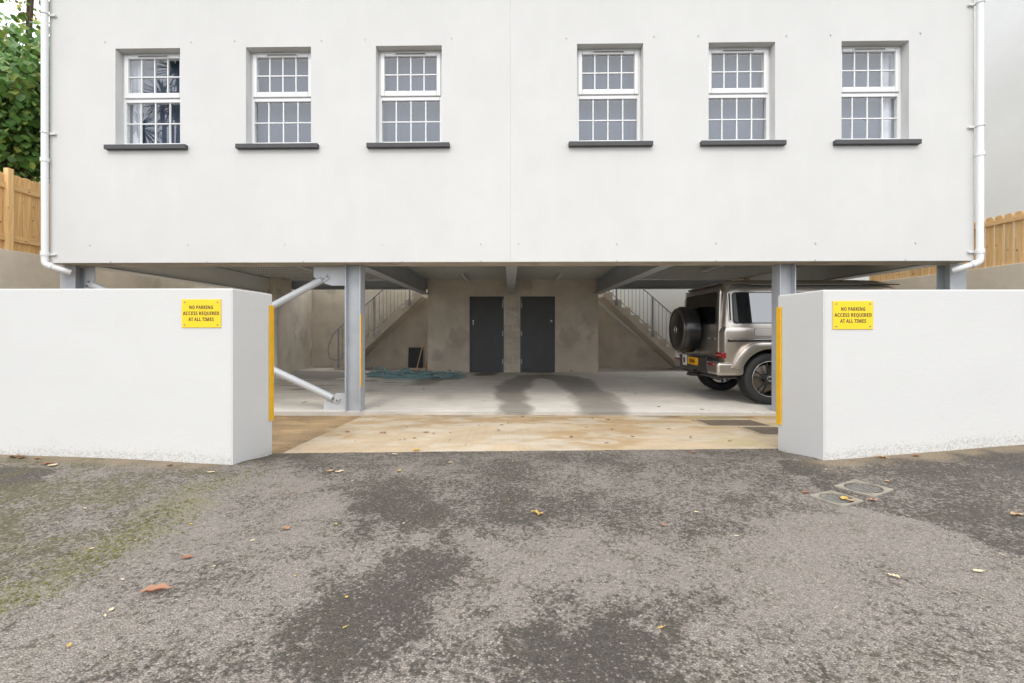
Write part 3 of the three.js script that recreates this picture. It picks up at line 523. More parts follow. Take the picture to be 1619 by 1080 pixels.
// ------------------------------------------------------------------ staircases with railings
function staircase(dir, xa, label) {   // dir +1 climbs to the right, -1 to the left; xa is the nose of the lowest drawn step
  const t = thing('concrete_staircase', label, 'staircase');
  const rise = 0.2165, going = 0.2455, n = 10, z0 = -13.495, z1 = -12.6;
  const pts = []; let x = xa, y = 0.03;
  pts.push([x, -0.05]);
  for (let i = 0; i < n; i++) { pts.push([x, y + rise]); pts.push([x + dir * going, y + rise]); x += dir * going; y += rise; }
  pts.push([x, y - 0.12]); const sl = rise / going; const w = (y - 0.12 - 0.03) / sl; pts.push([x - dir * w, -0.05]);
  const g = extr(shape(dir > 0 ? pts.slice().reverse() : pts), z1 - z0, 0.004); g.translate(0, 0, z0); part('flight', uvBox(g), concrete, t);
  for (let i = 0; i < n - 1; i++) { const a = xa + dir * going * i, b = a + dir * going; part('tread', bx(Math.min(a - dir * 0.012, b), Math.max(a - dir * 0.012, b), 0.03 + rise * (i + 1), 0.038 + rise * (i + 1), z0 + 0.02, z1 + 0.002), blockMats[i % 3], t); }
  // railing fixed to the near edge of the steps
  const zr = -12.64, base = i => 0.03 + rise * (i + 1), rx = s => xa + dir * going * s;            // s in steps
  const yb = s => 0.03 + rise * s + 0.155, yh = s => 0.03 + rise * s + 1.06;
  part('handrail', rod([rx(0.4), yh(0.4), zr], [rx(9.7), yh(9.7), zr], 0.017, 8), railMat, t);
  part('bottom_rail', rod([rx(0.6), yb(0.6), zr], [rx(9.7), yb(9.7), zr], 0.011, 8), railMat, t);
  for (let s = 0.85; s < 9.7; s += 0.424) part('baluster', rod([rx(s), yb(s), zr], [rx(s), yh(s), zr], 0.007, 6), railMat, t);
  for (const s of [0.5, 4.55, 8.6]) { part('newel_post', merge(bx(rx(s) - 0.02, rx(s) + 0.02, base(Math.floor(s)) - 0.14, yh(s), zr + 0.042, zr + 0.062), bx(rx(s) - 0.035, rx(s) + 0.035, base(Math.floor(s)) - 0.15, base(Math.floor(s)) - 0.06, zr + 0.042, zr + 0.075)), galv, t); }
  part('rail_end', tube([[rx(0.4), yh(0.4), zr], [rx(-0.1), yh(-0.1) - 0.02, zr], [rx(-0.6), yh(-0.6) - 0.16, zr], [rx(-0.75), (yh(-0.6) + yb(0.2)) / 2, zr], [rx(-0.5), yb(0.2) + 0.12, zr], [rx(0.6), yb(0.6), zr]], 0.014, 40, 8), railMat, t);
  return t;
}
staircase(1, -4.905, 'concrete staircase with thin metal railing climbing right towards the left side of the store block');
staircase(-1, 5.03, 'concrete staircase with thin metal railing in front of the white wall behind the parked vehicle');

// ------------------------------------------------------------------ boundary walls with yellow corner guards
function boundaryWall(s, xe, top, label) {   // s -1 left, +1 right; xe is its end at the gateway
  const t = thing('boundary_wall', label, 'wall', 'walls either side of the gateway');
  const far = s * 9.5, L = [[xe, -3.43], [far, -3.43], [far, -3.68], [xe + s * 0.45, -3.68], [xe + s * 0.45, -4.0], [xe, -4.0]];
  const sh = shape((s > 0 ? L : L.slice().reverse()).map(([x, z]) => [x, -z])); // shape in plan
  const g = extr(sh, top + 0.2, 0.010); g.rotateX(-Math.PI / 2); g.translate(0, -0.2, 0);
  // uv: along the wall, and height above the wall's own foot
  const p = g.attributes.position, n = g.attributes.normal, uv = new Float32Array(p.count * 2);
  for (let i = 0; i < p.count; i++) { const x = p.getX(i), y = p.getY(i), z = p.getZ(i); uv[i * 2] = (Math.abs(n.getX(i)) > 0.5 ? z + xe : x) / 5.3; uv[i * 2 + 1] = clamp((y - roadY(clamp(x, -4.2, 4.2), -3.44) + 0.26) / 1.6, 0.01, 0.99); }
  g.setAttribute('uv', new THREE.BufferAttribute(uv, 2));
  part('wall_body', sliced(g), std({ color: col(0.595, 0.595, 0.585), map: splashTex, bumpMap: rp(paintBump, 2), bumpScale: 0.001, roughness: 0.85 }), t);
  function sliced(g0) { // the front face as a strip of columns, so the dirt follows the sloping ground
    const ge = [g0], m = 40, zf = -3.4285, P = [], U = [], N = [];
    const px = i => lerp(xe + s * 0.011, far, i / m), f = (x, y) => [x / 5.3, clamp((y - roadY(x, -3.44) + 0.26) / 1.6, 0.01, 0.99)];
    for (let i = 0; i < m; i++) { let a = px(i), b = px(i + 1); if (a > b) [a, b] = [b, a]; const ys = [0, 0.3, 0.6, top - 0.011]; for (let j = 0; j < 3; j++) for (const [x, y] of [[a, ys[j]], [b, ys[j]], [b, ys[j + 1]], [a, ys[j]], [b, ys[j + 1]], [a, ys[j + 1]]]) { P.push(x, y, zf); U.push(...f(x, y)); N.push(0, 0, 1); } }
    const q = new THREE.BufferGeometry(); q.setAttribute('position', new THREE.BufferAttribute(new Float32Array(P), 3)); q.setAttribute('normal', new THREE.BufferAttribute(new Float32Array(N), 3)); q.setAttribute('uv', new THREE.BufferAttribute(new Float32Array(U), 2));
    return merge(g0, q);
  }
  const y0 = s < 0 ? 0.365 : 0.346, y1 = s < 0 ? 1.379 : 1.359, xi = xe - s * 0.013;
  part('corner_guard', merge(bx(Math.min(xe, xi), Math.max(xe, xi), y0, y1, -4.008, -3.945, 0.004), bx(Math.min(xi, xe + s * 0.06), Math.max(xi, xe + s * 0.06), y0, y1, -4.012, -4.001, 0.004)), yellow, t);
}
boundaryWall(-1, -2.112, 1.469, 'white painted boundary wall left of the gateway, before the diagonal bracing');
boundaryWall(1, 2.33, 1.452, 'white painted boundary wall right of the gateway, partly hiding the parked vehicle');

// yellow notices
function notice(x0, x1, y0, y1, label) {
  const cv = document.createElement('canvas'); cv.width = 1024; cv.height = 724; const c = cv.getContext('2d');
  c.fillStyle = '#e6c200'; c.fillRect(0, 0, 1024, 724);
  const r = mulberry(x0 * 1000 | 0); for (let i = 0; i < 500; i++) { c.fillStyle = `rgba(120,90,0,${0.03 * r()})`; c.fillRect(r() * 1024, r() * 724, 4 + r() * 30, 2 + r() * 6); }
  c.fillStyle = '#15140c'; c.textAlign = 'center'; c.textBaseline = 'middle';
  [['NO PARKING', 205, 640], ['ACCESS REQUIRED', 360, 960], ['AT ALL TIMES', 515, 670]].forEach(([t, y, w]) => { c.font = 'bold 128px sans-serif'; const m = c.measureText(t).width; c.save(); c.translate(512, y); c.scale(w / m, 0.98); c.fillText(t, 0, 0); c.lineWidth = 4; c.strokeStyle = '#15140c'; c.strokeText(t, 0, 0); c.restore(); });
  const tx = new THREE.CanvasTexture(cv); tx.colorSpace = THREE.SRGBColorSpace;
  const t = thing('warning_sign', label, 'sign', 'yellow notices by the gateway', [(x0 + x1) / 2, (y0 + y1) / 2, -3.4275]);
  const w = (x1 - x0) / 2, h = (y1 - y0) / 2;
  part('panel', bx(-w, w, -h, h, 0, 0.005, 0.002), std({ color: col(0.76, 0.52, 0.004), roughness: 0.4 }), t);
  const f = new THREE.PlaneGeometry(2 * w - 0.003, 2 * h - 0.003); f.translate(0, 0, 0.0056); part('printed_face', f, std({ map: tx, roughness: 0.35 }), t);
  for (const sx of [-1, 1]) for (const sy of [-1, 1]) { const g = new THREE.CylinderGeometry(0.0055, 0.0055, 0.004, 10); g.rotateX(Math.PI / 2); g.translate(sx * (w - 0.024), sy * (h - 0.022), 0.007); part('screw', g, bolt, t); }
}
notice(-2.501, -2.199, 1.18, 1.396, 'yellow no parking notice screwed to the left-hand white wall');
notice(2.396, 2.692, 1.167, 1.378, 'yellow no parking notice screwed to the right-hand white wall');

// ------------------------------------------------------------------ retaining walls, fences, neighbours
single('retaining_wall', bx(-7.74, -7.5, -0.1, 2.36, -16, -4.3, 0.01), render_, 'bare rendered retaining wall below the wooden fence at the left edge', 'wall');
single('retaining_wall', bx(7.5, 7.74, -0.1, 2.147, -16, -4.3, 0.01), render_, 'bare rendered retaining wall below the gapped wooden fence at the right edge', 'wall');
function plankGeo(w, h, seed) {
  const s = new THREE.Shape(), r = w / 2; s.moveTo(-r, 0); s.lineTo(r, 0); s.lineTo(r, h - r * 0.62); s.bezierCurveTo(r * 0.95, h - r * 0.1, r * 0.5, h, 0, h); s.bezierCurveTo(-r * 0.5, h, -r * 0.95, h - r * 0.1, -r, h - r * 0.62); s.closePath();
  const g = extr(s, 0.018, 0.0015, 6); uvBox(g, 1, seed * 0.137, seed * 0.29); return g;
}
function fence(name, label, x, zs, w, y0, y1, face, rail, posts, postTop) {   // runs along z; face = side the rail is on (+1 towards +x)
  const t = thing(name, label, 'fence');
  const geos = [0, 1, 2, 3, 4, 5].map(i => plankGeo(w, y1 - y0, i + (face > 0 ? 0 : 7)));
  zs.forEach((z, i) => { const m = part('plank', geos[(i * 5 + (i >> 2)) % 6], woodMats[(i * 7 + (i >> 1)) % 4], t, [x, y0 + (hash2(i, 3) - 0.5) * 0.012, z]); m.rotation.y = Math.PI / 2 * face; });
  const za = Math.min(...zs) - w, zb = Math.max(...zs) + w, xr = x + face * 0.021;
  for (const [a, b] of rail) { const g = bx(Math.min(xr, xr + face * 0.036), Math.max(xr, xr + face * 0.036), a, b, za, zb, 0.003); const uv = g.attributes.uv; for (let i = 0; i < uv.count; i++) uv.setXY(i, uv.getY(i), uv.getX(i)); part('rail', g, woodMats[1], t); }
  for (const z of posts) part('post', bx(Math.min(xr, xr + face * 0.075), Math.max(xr, xr + face * 0.075) + 0.002, y0 - 0.05, postTop, z - 0.04, z + 0.04, 0.004), woodMats[2], t);
}
{
  const zl = [], zr = []; for (let z = -4.8; z > -11; z -= 0.139) zl.push(z + 0.003); for (let z = -5.12; z > -9.8; z -= 0.1385) zr.push(z);
  fence('picket_fence', 'closely boarded round-topped wooden fence below the trees at the left edge', -7.60, zl, 0.133, 2.37, 3.53, 1, [[3.28, 3.375], [2.5, 2.595]], [-6.72, -8.5, -4.95], 3.585);
  fence('picket_fence', 'round-topped wooden picket fence with gaps at the right edge', 7.60, zr, 0.112, 2.155, 2.935, -1, [[2.79, 2.86], [2.2, 2.26]].slice(0, 1), [], 2.9);
}
{
  const nb = thing('neighbouring_building', 'plain pale grey rendered building behind the right-hand fence', 'building');
  const wm = std({ color: col(0.82, 0.815, 0.80), map: rp(concTexSoft(), 1 / 3.7), bumpMap: rp(paintBump, 1 / 2), bumpScale: 0.003, roughness: 0.9 });
  part('wall', bx(9.4, 17, 1.9, 8.6, -24, -4.6), wm, nb); part('roof', bx(9.1, 17.3, 8.61, 8.85, -24.3, -4.3, 0.05), slate, nb);
  function concTexSoft() { return dataTex(512, 512, (x, y) => { const u = x / 512, v = y / 512, k = 0.93 + (fbm(u * 4, v * 4, 5, 4, 801) - 0.5) * 0.14; return [k, k * 0.995, k * 0.985]; }); }
}
{
  const h = thing('distant_house', 'distant beige house with a pale grey roof glimpsed between the leaves', 'house');
  part('wall', bx(-26, -20, 2.2, 12.2, -25, -19), std({ color: col(0.55, 0.42, 0.28), roughness: 0.9 }), h);
  const g = extr(shape([[-26.4, 12.21], [-19.6, 12.21], [-23, 14.2]]), 6.6); g.translate(0, 0, -25.3); part('roof', g, std({ color: col(0.42, 0.43, 0.46), roughness: 0.8 }), h);
  for (const [x, y] of [[-24.6, 10.2], [-22.6, 10.2], [-24.6, 8], [-22.6, 8]]) { const w = part('window', bx(x, x + 1, y, y + 1.3, -19.03, -18.97), pvc, h); part('pane', bx(x + 0.1, x + 0.9, y + 0.1, y + 1.2, -18.968, -18.95), phys({ color: col(0.03, 0.035, 0.04), roughness: 0.05 }), w); }
}
// trees: leaves spread through clumps along real limbs
function leafMat(c) { return phys({ color: col(1, 1, 1), vertexColors: true, roughness: 0.55, transmission: 0.25, thickness: 0, side: THREE.DoubleSide, specularIntensity: 0.6 }); }
const leafM = leafMat();
function leaves(rnd, clumps, perClump, size, palette, flat = 0.5) {
  const P = [], C = [], N = [], v = new THREE.Vector3(), q = new THREE.Quaternion(), e = new THREE.Euler();
  const L = [[0, 0, 0], [0.42, 0.05, 0.3], [0.45, 0.02, 0.62], [0, -0.10, 1], [-0.45, 0.02, 0.62], [-0.42, 0.05, 0.3], [0, -0.03, 0.45]];
  const F = [0, 1, 6, 1, 2, 6, 2, 3, 6, 3, 4, 6, 4, 5, 6, 5, 0, 6];
  for (const [cx, cy, cz, r] of clumps) for (let i = 0; i < perClump; i++) {
    let dx, dy, dz; do { dx = rnd() * 2 - 1; dy = rnd() * 2 - 1; dz = rnd() * 2 - 1; } while (dx * dx + dy * dy + dz * dz > 1);
    const s = size * (0.6 + 0.7 * rnd()), a = Math.atan2(dx, dz) + (rnd() - 0.5) * 2.4; e.set(0.2 + (rnd() - 0.2) * 1.3 * flat + 0.5, a, (rnd() - 0.5) * 1.2, 'YXZ'); q.setFromEuler(e);
    const pc = palette[rnd() * palette.length | 0], k = 0.85 + 0.6 * rnd();
    const pts = L.map(l => v.set(l[0] * s, l[1] * s, l[2] * s).applyQuaternion(q).add({ x: cx + dx * r, y: cy + dy * r * 0.8, z: cz + dz * r }).toArray());
    for (const f of F) { P.push(...pts[f]); C.push(pc[0] * k, pc[1] * k, pc[2] * k); }
  }
  const g = new THREE.BufferGeometry(); g.setAttribute('position', new THREE.BufferAttribute(new Float32Array(P), 3)); g.setAttribute('color', new THREE.BufferAttribute(new Float32Array(C), 3)); g.computeVertexNormals(); return g;
}
const bark = std({ color: col(0.11, 0.085, 0.06), roughness: 0.95, map: rp(woodTex, 2) });
function tree(name, label, x, y, z, seed, trunkH, crown, o) {
  const r = mulberry(seed), t = thing(name, label, 'tree', undefined, [x, y, z]), limbs = [], clumps = [];
  const wood = [rod([0, -0.1, 0], [0.1, trunkH, 0.05], 0.14, 10, 0.09)];
  for (let i = 0; i < o.limbs; i++) {
    const a = i / o.limbs * TAU + r() * 0.8, el = (r() * 1.25 - 0.15), R = 0.75 + 0.25 * r();
    const end = [crown[0] * Math.cos(a) * Math.cos(el) * R, trunkH + crown[1] * (0.55 + 0.9 * Math.sin(el) * R * 0.7), crown[2] * Math.sin(a) * Math.cos(el) * R], st = [0.05, trunkH * (0.55 + 0.45 * r()), 0.02], mid = [end[0] * 0.5, (st[1] + end[1]) / 2 + 0.25, end[2] * 0.5];
    wood.push(tube([st, mid, end], 0.03, 12, 6));
    for (let k = 0; k < o.per; k++) { const f = 0.35 + 0.75 * (k + r()) / o.per, b = 0.55; clumps.push([lerp(st[0], end[0], f) + (r() - 0.5) * b * 2, lerp(st[1], end[1], f) + (r() - 0.5) * b, lerp(st[2], end[2], f) + (r() - 0.5) * b * 2, 0.28 + 0.22 * r()]); }
  }
  part('trunk', merge(wood), bark, t); part('crown', leaves(r, clumps, o.n, o.size, o.pal), leafM, t);
}
const ivy = [[0.09, 0.19, 0.04], [0.12, 0.24, 0.05], [0.07, 0.15, 0.03], [0.19, 0.32, 0.09], [0.16, 0.28, 0.10], [0.24, 0.30, 0.06]], autumn = [[0.10, 0.17, 0.02], [0.22, 0.24, 0.02], [0.07, 0.14, 0.025], [0.33, 0.28, 0.03], [0.16, 0.20, 0.03], [0.20, 0.13, 0.04]];
tree('ivy_tree', 'dense dark green leafy tree directly above the left-hand fence', -9.6, 2.3, -8.5, 11, 2.0, [1.8, 2.3, 1.8], { limbs: 34, per: 8, n: 44, size: 0.125, pal: ivy });
tree('autumn_tree', 'yellowing open tree against the sky behind the dense green one at the top left', -11.2, 2.3, -10.3, 23, 3.4, [2.0, 2.7, 2.0], { limbs: 24, per: 7, n: 20, size: 0.11, pal: autumn });
tree('ivy_tree', 'dark leafy tree farther back along the left-hand fence', -10.0, 2.3, -13.0, 31, 1.6, [1.9, 2.0, 1.9], { limbs: 18, per: 6, n: 34, size: 0.13, pal: ivy });
// spiky cordyline behind the viewer, mirrored in the leftmost window
{
  const r = mulberry(5), t = thing('cordyline_tree', 'spiky-leaved tree mirrored in the leftmost upper window', 'tree', undefined, [-10.1, 0.35, 0.6]);
  const heads = [[0.1, 7.4, 0], [-0.5, 7.9, 0.4], [0.55, 6.9, -0.3], [-0.7, 6.7, -0.2], [0.2, 8.5, 0.2], [0.8, 7.9, 0.1]], wood = [rod([0, -0.1, 0], [0, 4.6, 0], 0.17, 10, 0.12)];
  const P = [];
  for (const h of heads) {
    wood.push(tube([[0, 4.4, 0], [h[0] * 0.7, 5.6, h[2] * 0.6], h], 0.06, 10, 7));
    for (let i = 0; i < 85; i++) {
      const a = r() * TAU, el = -0.5 + r() * 1.9, L = 0.55 + 0.35 * r(), w = 0.022, dx = Math.cos(a) * Math.cos(el), dy = Math.sin(el), dz = Math.sin(a) * Math.cos(el), sx = -Math.sin(a) * w, sz = Math.cos(a) * w;
      const pt = (f, k) => [h[0] + dx * L * f + sx * k, h[1] + dy * L * f - 0.35 * L * f * f, h[2] + dz * L * f + sz * k];
      for (const [f0, f1, k0, k1] of [[0, 0.4, 0.7, 1], [0.4, 0.75, 1, 0.7], [0.75, 1, 0.7, 0.03]]) { const A = pt(f0, k0), B = pt(f0, -k0), C = pt(f1, -k1), D = pt(f1, k1); P.push(...A, ...B, ...C, ...A, ...C, ...D); }
    }
  }
  const g = new THREE.BufferGeometry(); g.setAttribute('position', new THREE.BufferAttribute(new Float32Array(P), 3)); g.computeVertexNormals();
  part('trunk', merge(wood), bark, t); part('crown', g, std({ color: col(0.06, 0.10, 0.035), roughness: 0.6, side: THREE.DoubleSide }), t);
}

// ------------------------------------------------------------------ the parked off-road vehicle
{
  const car = thing('parked_car', 'bronze boxy off-road car with covered spare wheel on its rear door, parked in the garage', 'car', undefined, [3.30, 0.012, -7.98]);
  const flake = dataTex(256, 256, (x, y) => { const k = 0.93 + 0.12 * (hash2(x, y, 900) - 0.5); return [k, k, k]; });
  const paint = phys({ color: col(0.57, 0.525, 0.475), map: rp(flake, 3), metalness: 0.9, roughness: 0.32, clearcoat: 1, clearcoatRoughness: 0.04 });
  const trim = phys({ color: col(0.012, 0.012, 0.013), roughness: 0.25, clearcoat: 0.6 }), matt = std({ color: col(0.02, 0.02, 0.02), roughness: 0.8 });
  const tint = phys({ color: col(0.008, 0.009, 0.010), roughness: 0.02, ior: 2.3, clearcoat: 1, clearcoatRoughness: 0.01 });
  const tintRear = phys({ color: col(0.004, 0.004, 0.005), roughness: 0.03, ior: 1.45 });
  const chrome = std({ color: col(0.75, 0.75, 0.76), metalness: 1, roughness: 0.15 }), red = phys({ color: col(0.20, 0.006, 0.008), roughness: 0.12, clearcoat: 1 });
  const RX = 0.69, FX = 3.58, WY = 0.392, AR = 0.47;
  const HB = 0.905, hw = y => y < 1.19 ? HB : HB - (y - 1.19) * 0.105;
  // lower body with wheel arches
  const arc = (cx, a0, a1) => { const o = []; for (let i = 0; i <= 16; i++) { const a = lerp(a0, a1, i / 16); o.push([cx + AR * Math.cos(a), WY + AR * Math.sin(a)]); } return o; };
  const low = [[0.03, 0.60], [0.0, 0.68], [0.0, 1.12], [0.025, 1.195], [3.02, 1.195], [3.15, 1.205], [4.28, 1.165], [4.38, 1.08], [4.41, 0.64], [4.33, 0.52], ...arc(FX, 0.25, Math.PI - 0.2), [2.9, 0.46], [1.4, 0.46], ...arc(RX, 0.2, Math.PI - 0.35), [0.15, 0.60]];
  const lb = extr(shape(low.slice().reverse()), HB * 2 - 0.06, 0.03); lb.translate(0, 0, -HB + 0.03); part('body', uvBox(toCreasedNormals(lb, 0.6)), paint, car);
  part('underbody', merge(bx(0.12, 4.3, 0.36, 0.60, -0.55, 0.55, 0.03), bx(0.3, 4.2, 0.55, 1.1, -0.62, 0.62), rod([RX, WY, -0.8], [RX, WY, 0.8], 0.05), rod([FX, WY, -0.8], [FX, WY, 0.8], 0.05)), matt, car);
  // cabin: lofted rounded rectangles
  const rings = [[1.17, 0.012, 3.08, HB - 0.006], [1.24, 0.016, 3.04, hw(1.24)], [1.74, 0.05, 2.80, hw(1.74)], [1.83, 0.062, 2.74, hw(1.83) - 0.006], [1.885, 0.085, 2.66, hw(1.86) - 0.045], [1.925, 0.15, 2.55, hw(1.86) - 0.11], [1.945, 0.30, 2.35, hw(1.86) - 0.22], [1.952, 0.8, 1.9, 0.25]];
  const NR = 48, cp = [];
  for (const [y, x0, x1, h] of rings) for (let i = 0; i < NR; i++) { const a = (i + 0.5) / NR * TAU, c = Math.cos(a), s = Math.sin(a), e = 0.16, px = Math.sign(c) * Math.pow(Math.abs(c), e), pz = Math.sign(s) * Math.pow(Math.abs(s), e); cp.push((x0 + x1) / 2 + (x1 - x0) / 2 * px, y, h * pz); }
  const ci = []; for (let j = 0; j < rings.length - 1; j++) for (let i = 0; i < NR; i++) { const a = j * NR + i, b = j * NR + (i + 1) % NR; ci.push(a, a + NR, b, b, a + NR, b + NR); }
  { const o = (rings.length - 1) * NR; for (let i = 1; i < NR - 1; i++) ci.push(o, o + i + 1, o + i); }
  const cg = new THREE.BufferGeometry(); cg.setAttribute('position', new THREE.BufferAttribute(new Float32Array(cp), 3)); cg.setIndex(ci);
  const cab = toCreasedNormals(cg, 0.7); part('cabin', uvBox(cab), paint, car);
  const onSide = (g, s, off) => { const p = g.attributes.position; for (let i = 0; i < p.count; i++) p.setZ(i, s * (hw(p.getY(i)) + off + p.getZ(i))); if (s < 0) { const ix = []; for (let i = 0; i < p.count; i += 3) ix.push(i, i + 2, i + 1); g.setIndex(ix); g = g.toNonIndexed(); } g.computeVertexNormals(); return g; };
  for (const s of [1, -1]) {
    for (const [a, b] of [[0.135, 0.93], [1.06, 1.72], [1.84, 2.58]]) { const f = part('side_window', onSide(extr(rrect(a, b, 1.245, 1.735, 0.055), 0.010, 0.003), s, -0.004), trim, car); part('pane', onSide(extr(rrect(a + 0.018, b - 0.018, 1.262, 1.718, 0.045), 0.004), s, 0.008), tint, f); }
    // vent on the rear pillar
    const v = part('pillar_vent', onSide(extr(rrect(0.062, 0.112, 1.275, 1.735, 0.022), 0.014, 0.004), s, -0.002), paint, car);
    part('grille', onSide(extr(rrect(0.074, 0.100, 1.292, 1.718, 0.012), 0.006), s, 0.012), matt, v);
    part('rain_gutter', bx(0.07, 2.7, 1.842, 1.858, s > 0 ? 0.825 : -0.865, s > 0 ? 0.865 : -0.825, 0.005), trim, car);
    const side = (x0, x1, y0, y1, t, m, n, r = 0.006) => part(n, bx(x0, x1, y0, y1, s > 0 ? HB - 0.01 : -HB - t, s > 0 ? HB + t : -HB + 0.01, r), m, car);
    const rs_ = side(0.045, 3.0, 0.962, 1.010, 0.026, trim, 'rub_strip', 0.012); part('insert', bx(0.06, 2.98, 0.992, 1.004, s > 0 ? HB + 0.02 : -HB - 0.028, s > 0 ? HB + 0.028 : -HB - 0.02, 0.003), chrome, rs_);
    for (const x of [1.0, 1.79, 2.72]) side(x, x + 0.006, 0.5, 1.19, 0.0015, matt, 'door_gap', 0);
    side(1.62, 1.76, 1.09, 1.125, 0.04, paint, 'door_handle', 0.012); side(2.55, 2.69, 1.09, 1.125, 0.04, paint, 'door_handle', 0.012);
    side(0.9, 3.1, 0.40, 0.46, 0.05, trim, 'side_step', 0.02);
    if (s > 0) { const q = extr(rrect(0.46, 0.80, 1.055, 1.172, 0.025), 0.004, 0.001); q.translate(0, 0, HB - 0.0005); part('fuel_flap', q, paint, car); const rim = extr(rrect(0.455, 0.805, 1.050, 1.177, 0.028), 0.001); rim.translate(0, 0, HB - 0.0003); part('flap_gap', rim, matt, car); }
    for (const [cx, rear] of [[RX, 1], [FX, 0]]) {
      const o = [[-0.60, 0.17], [-0.585, 0.22], [-0.50, 0.355], [-0.40, 0.475], [-0.28, 0.545], [-0.15, 0.565], [0.2, 0.565], [0.36, 0.52], [0.46, 0.42], [0.54, 0.26], [0.58, 0.08], [0.60, 0.02]].map(([x, y]) => [cx + x, WY + y]);
      const inn = []; for (let i = 0; i <= 18; i++) { const a = lerp(0.02, Math.PI - 0.3, i / 18); inn.push([cx + (AR - 0.005) * Math.cos(a), WY + (AR - 0.005) * Math.sin(a)]); }
      const f = extr(shape([...o, ...inn].reverse()), 0.10, 0.018); f.translate(0, 0, s > 0 ? HB - 0.055 : -HB - 0.045); part('wheel_flare', toCreasedNormals(f, 0.7), paint, car);
      if (true) { const ar = extr(shape([...inn, ...inn.slice().reverse().map(([x, y]) => [cx + (x - cx) * 0.965, WY + (y - WY) * 0.965])]), 0.3); ar.translate(0, 0, s > 0 ? HB - 0.30 : -HB); part('arch_liner', ar, matt, car); }
    }
    // tail lamp cluster and the reflector in the bumper
    const zl = s * 0.80; const tl = part('tail_light', bx(-0.045, 0.03, 0.705, 0.80, zl - 0.115, zl + 0.115, 0.016), red, car); part('lens_bar', bx(-0.051, -0.04, 0.742, 0.762, zl - 0.08, zl + 0.08, 0.004), phys({ color: col(0.55, 0.12, 0.12), roughness: 0.1, clearcoat: 1 }), tl);
    part('reflector', bx(-0.142, -0.12, 0.585, 0.63, s * 0.72 - 0.10, s * 0.72 + 0.10, 0.006), red, car);
    part('headlight', (() => { const g = new THREE.SphereGeometry(0.12, 20, 12); g.scale(0.35, 1, 1); g.translate(4.40, 0.98, s * 0.66); return g; })(), chrome, car);
    part('wing_mirror', bx(2.52, 2.66, 1.26, 1.46, s * 1.03 - 0.11, s * 1.03 + 0.11, 0.04), trim, car);
  }
  part('front_grille', bx(4.38, 4.45, 0.72, 1.06, -0.46, 0.46, 0.02), trim, car); part('front_bumper', bx(4.24, 4.58, 0.42, 0.68, -0.92, 0.92, 0.06), paint, car);
  { const q = new THREE.BoxGeometry(0.012, 0.5, 1.5); q.rotateZ(0.37); q.translate(2.93, 1.48, 0); part('windscreen', q, tint, car); }
  // rear: door panel, glass, bumper, plate, spare wheel
  const bump = part('rear_bumper', merge(bx(-0.125, 0.30, 0.44, 0.655, -0.935, 0.935, 0.055)), paint, car);
  part('lower_lip', bx(-0.09, 0.24, 0.385, 0.445, -0.86, 0.86, 0.02), trim, bump); part('step_pad', bx(-0.10, 0.02, 0.650, 0.664, -0.72, 0.72, 0.004), matt, bump);
  part('centre_panel', bx(-0.138, -0.10, 0.45, 0.70, -0.58, 0.56, 0.012), trim, bump);
  part('tow_bar', merge(bx(-0.20, 0.1, 0.355, 0.40, -0.10, 0.10, 0.012), rod([-0.19, 0.38, 0], [-0.19, 0.46, 0], 0.025)), matt, car);
  const door = part('rear_door', (() => { const g = extr(rrect(-0.70, 0.72, 0.68, 1.82, 0.06), 0.02, 0.008); g.rotateY(-Math.PI / 2); const p = g.attributes.position; for (let i = 0; i < p.count; i++) p.setX(i, p.getX(i) + 0.008 + Math.max(0, p.getY(i) - 1.2) * 0.062); return toCreasedNormals(g, 0.5); })(), paint, car);
  part('rear_window', (() => { const g = extr(rrect(-0.62, 0.64, 1.24, 1.76, 0.06), 0.006); g.rotateY(-Math.PI / 2); const p = g.attributes.position; for (let i = 0; i < p.count; i++) p.setX(i, p.getX(i) - 0.0225 + Math.max(0, p.getY(i) - 1.2) * 0.062); return g; })(), tintRear, door);
  part('wiper', rod([-0.02, 1.26, 0.1], [-0.012, 1.30, 0.55], 0.008, 6), matt, door);
  part('roof_spoiler', bx(0.045, 0.20, 1.858, 1.892, -0.66, 0.66, 0.015), trim, car); part('brake_light', bx(0.039, 0.047, 1.865, 1.885, -0.13, 0.13, 0.003), red, car);
  // plate: its characters are too blurred in the photograph to read
  const plate = part('number_plate', bx(-0.152, -0.139, 0.548, 0.675, -0.17, 0.25, 0.006), std({ color: col(0.82, 0.44, 0.01), roughness: 0.4 }), car);
  { const cv = document.createElement('canvas'); cv.width = 256; cv.height = 80; const c = cv.getContext('2d'); c.fillStyle = '#e9a90a'; c.fillRect(0, 0, 256, 80); const r = mulberry(3); for (let i = 0; i < 70; i++) { c.fillStyle = 'rgba(60,35,0,0.10)'; c.beginPath(); c.arc(60 + r() * 130, 25 + r() * 30, 10 + r() * 12, 0, TAU); c.fill(); } const tx = new THREE.CanvasTexture(cv); tx.colorSpace = THREE.SRGBColorSpace; const g = new THREE.PlaneGeometry(0.41, 0.118); g.rotateY(-Math.PI / 2); g.translate(-0.1526, 0.6115, 0.04); part('plate_face', g, std({ map: tx, roughness: 0.4 }), plate); }
  const rl = part('reversing_light', bx(-0.155, -0.138, 0.515, 0.70, -0.40, -0.22, 0.03), std({ color: col(0.7, 0.69, 0.70), roughness: 0.25 }), car); part('lens', bx(-0.159, -0.15, 0.56, 0.655, -0.345, -0.275, 0.015), trim, rl);
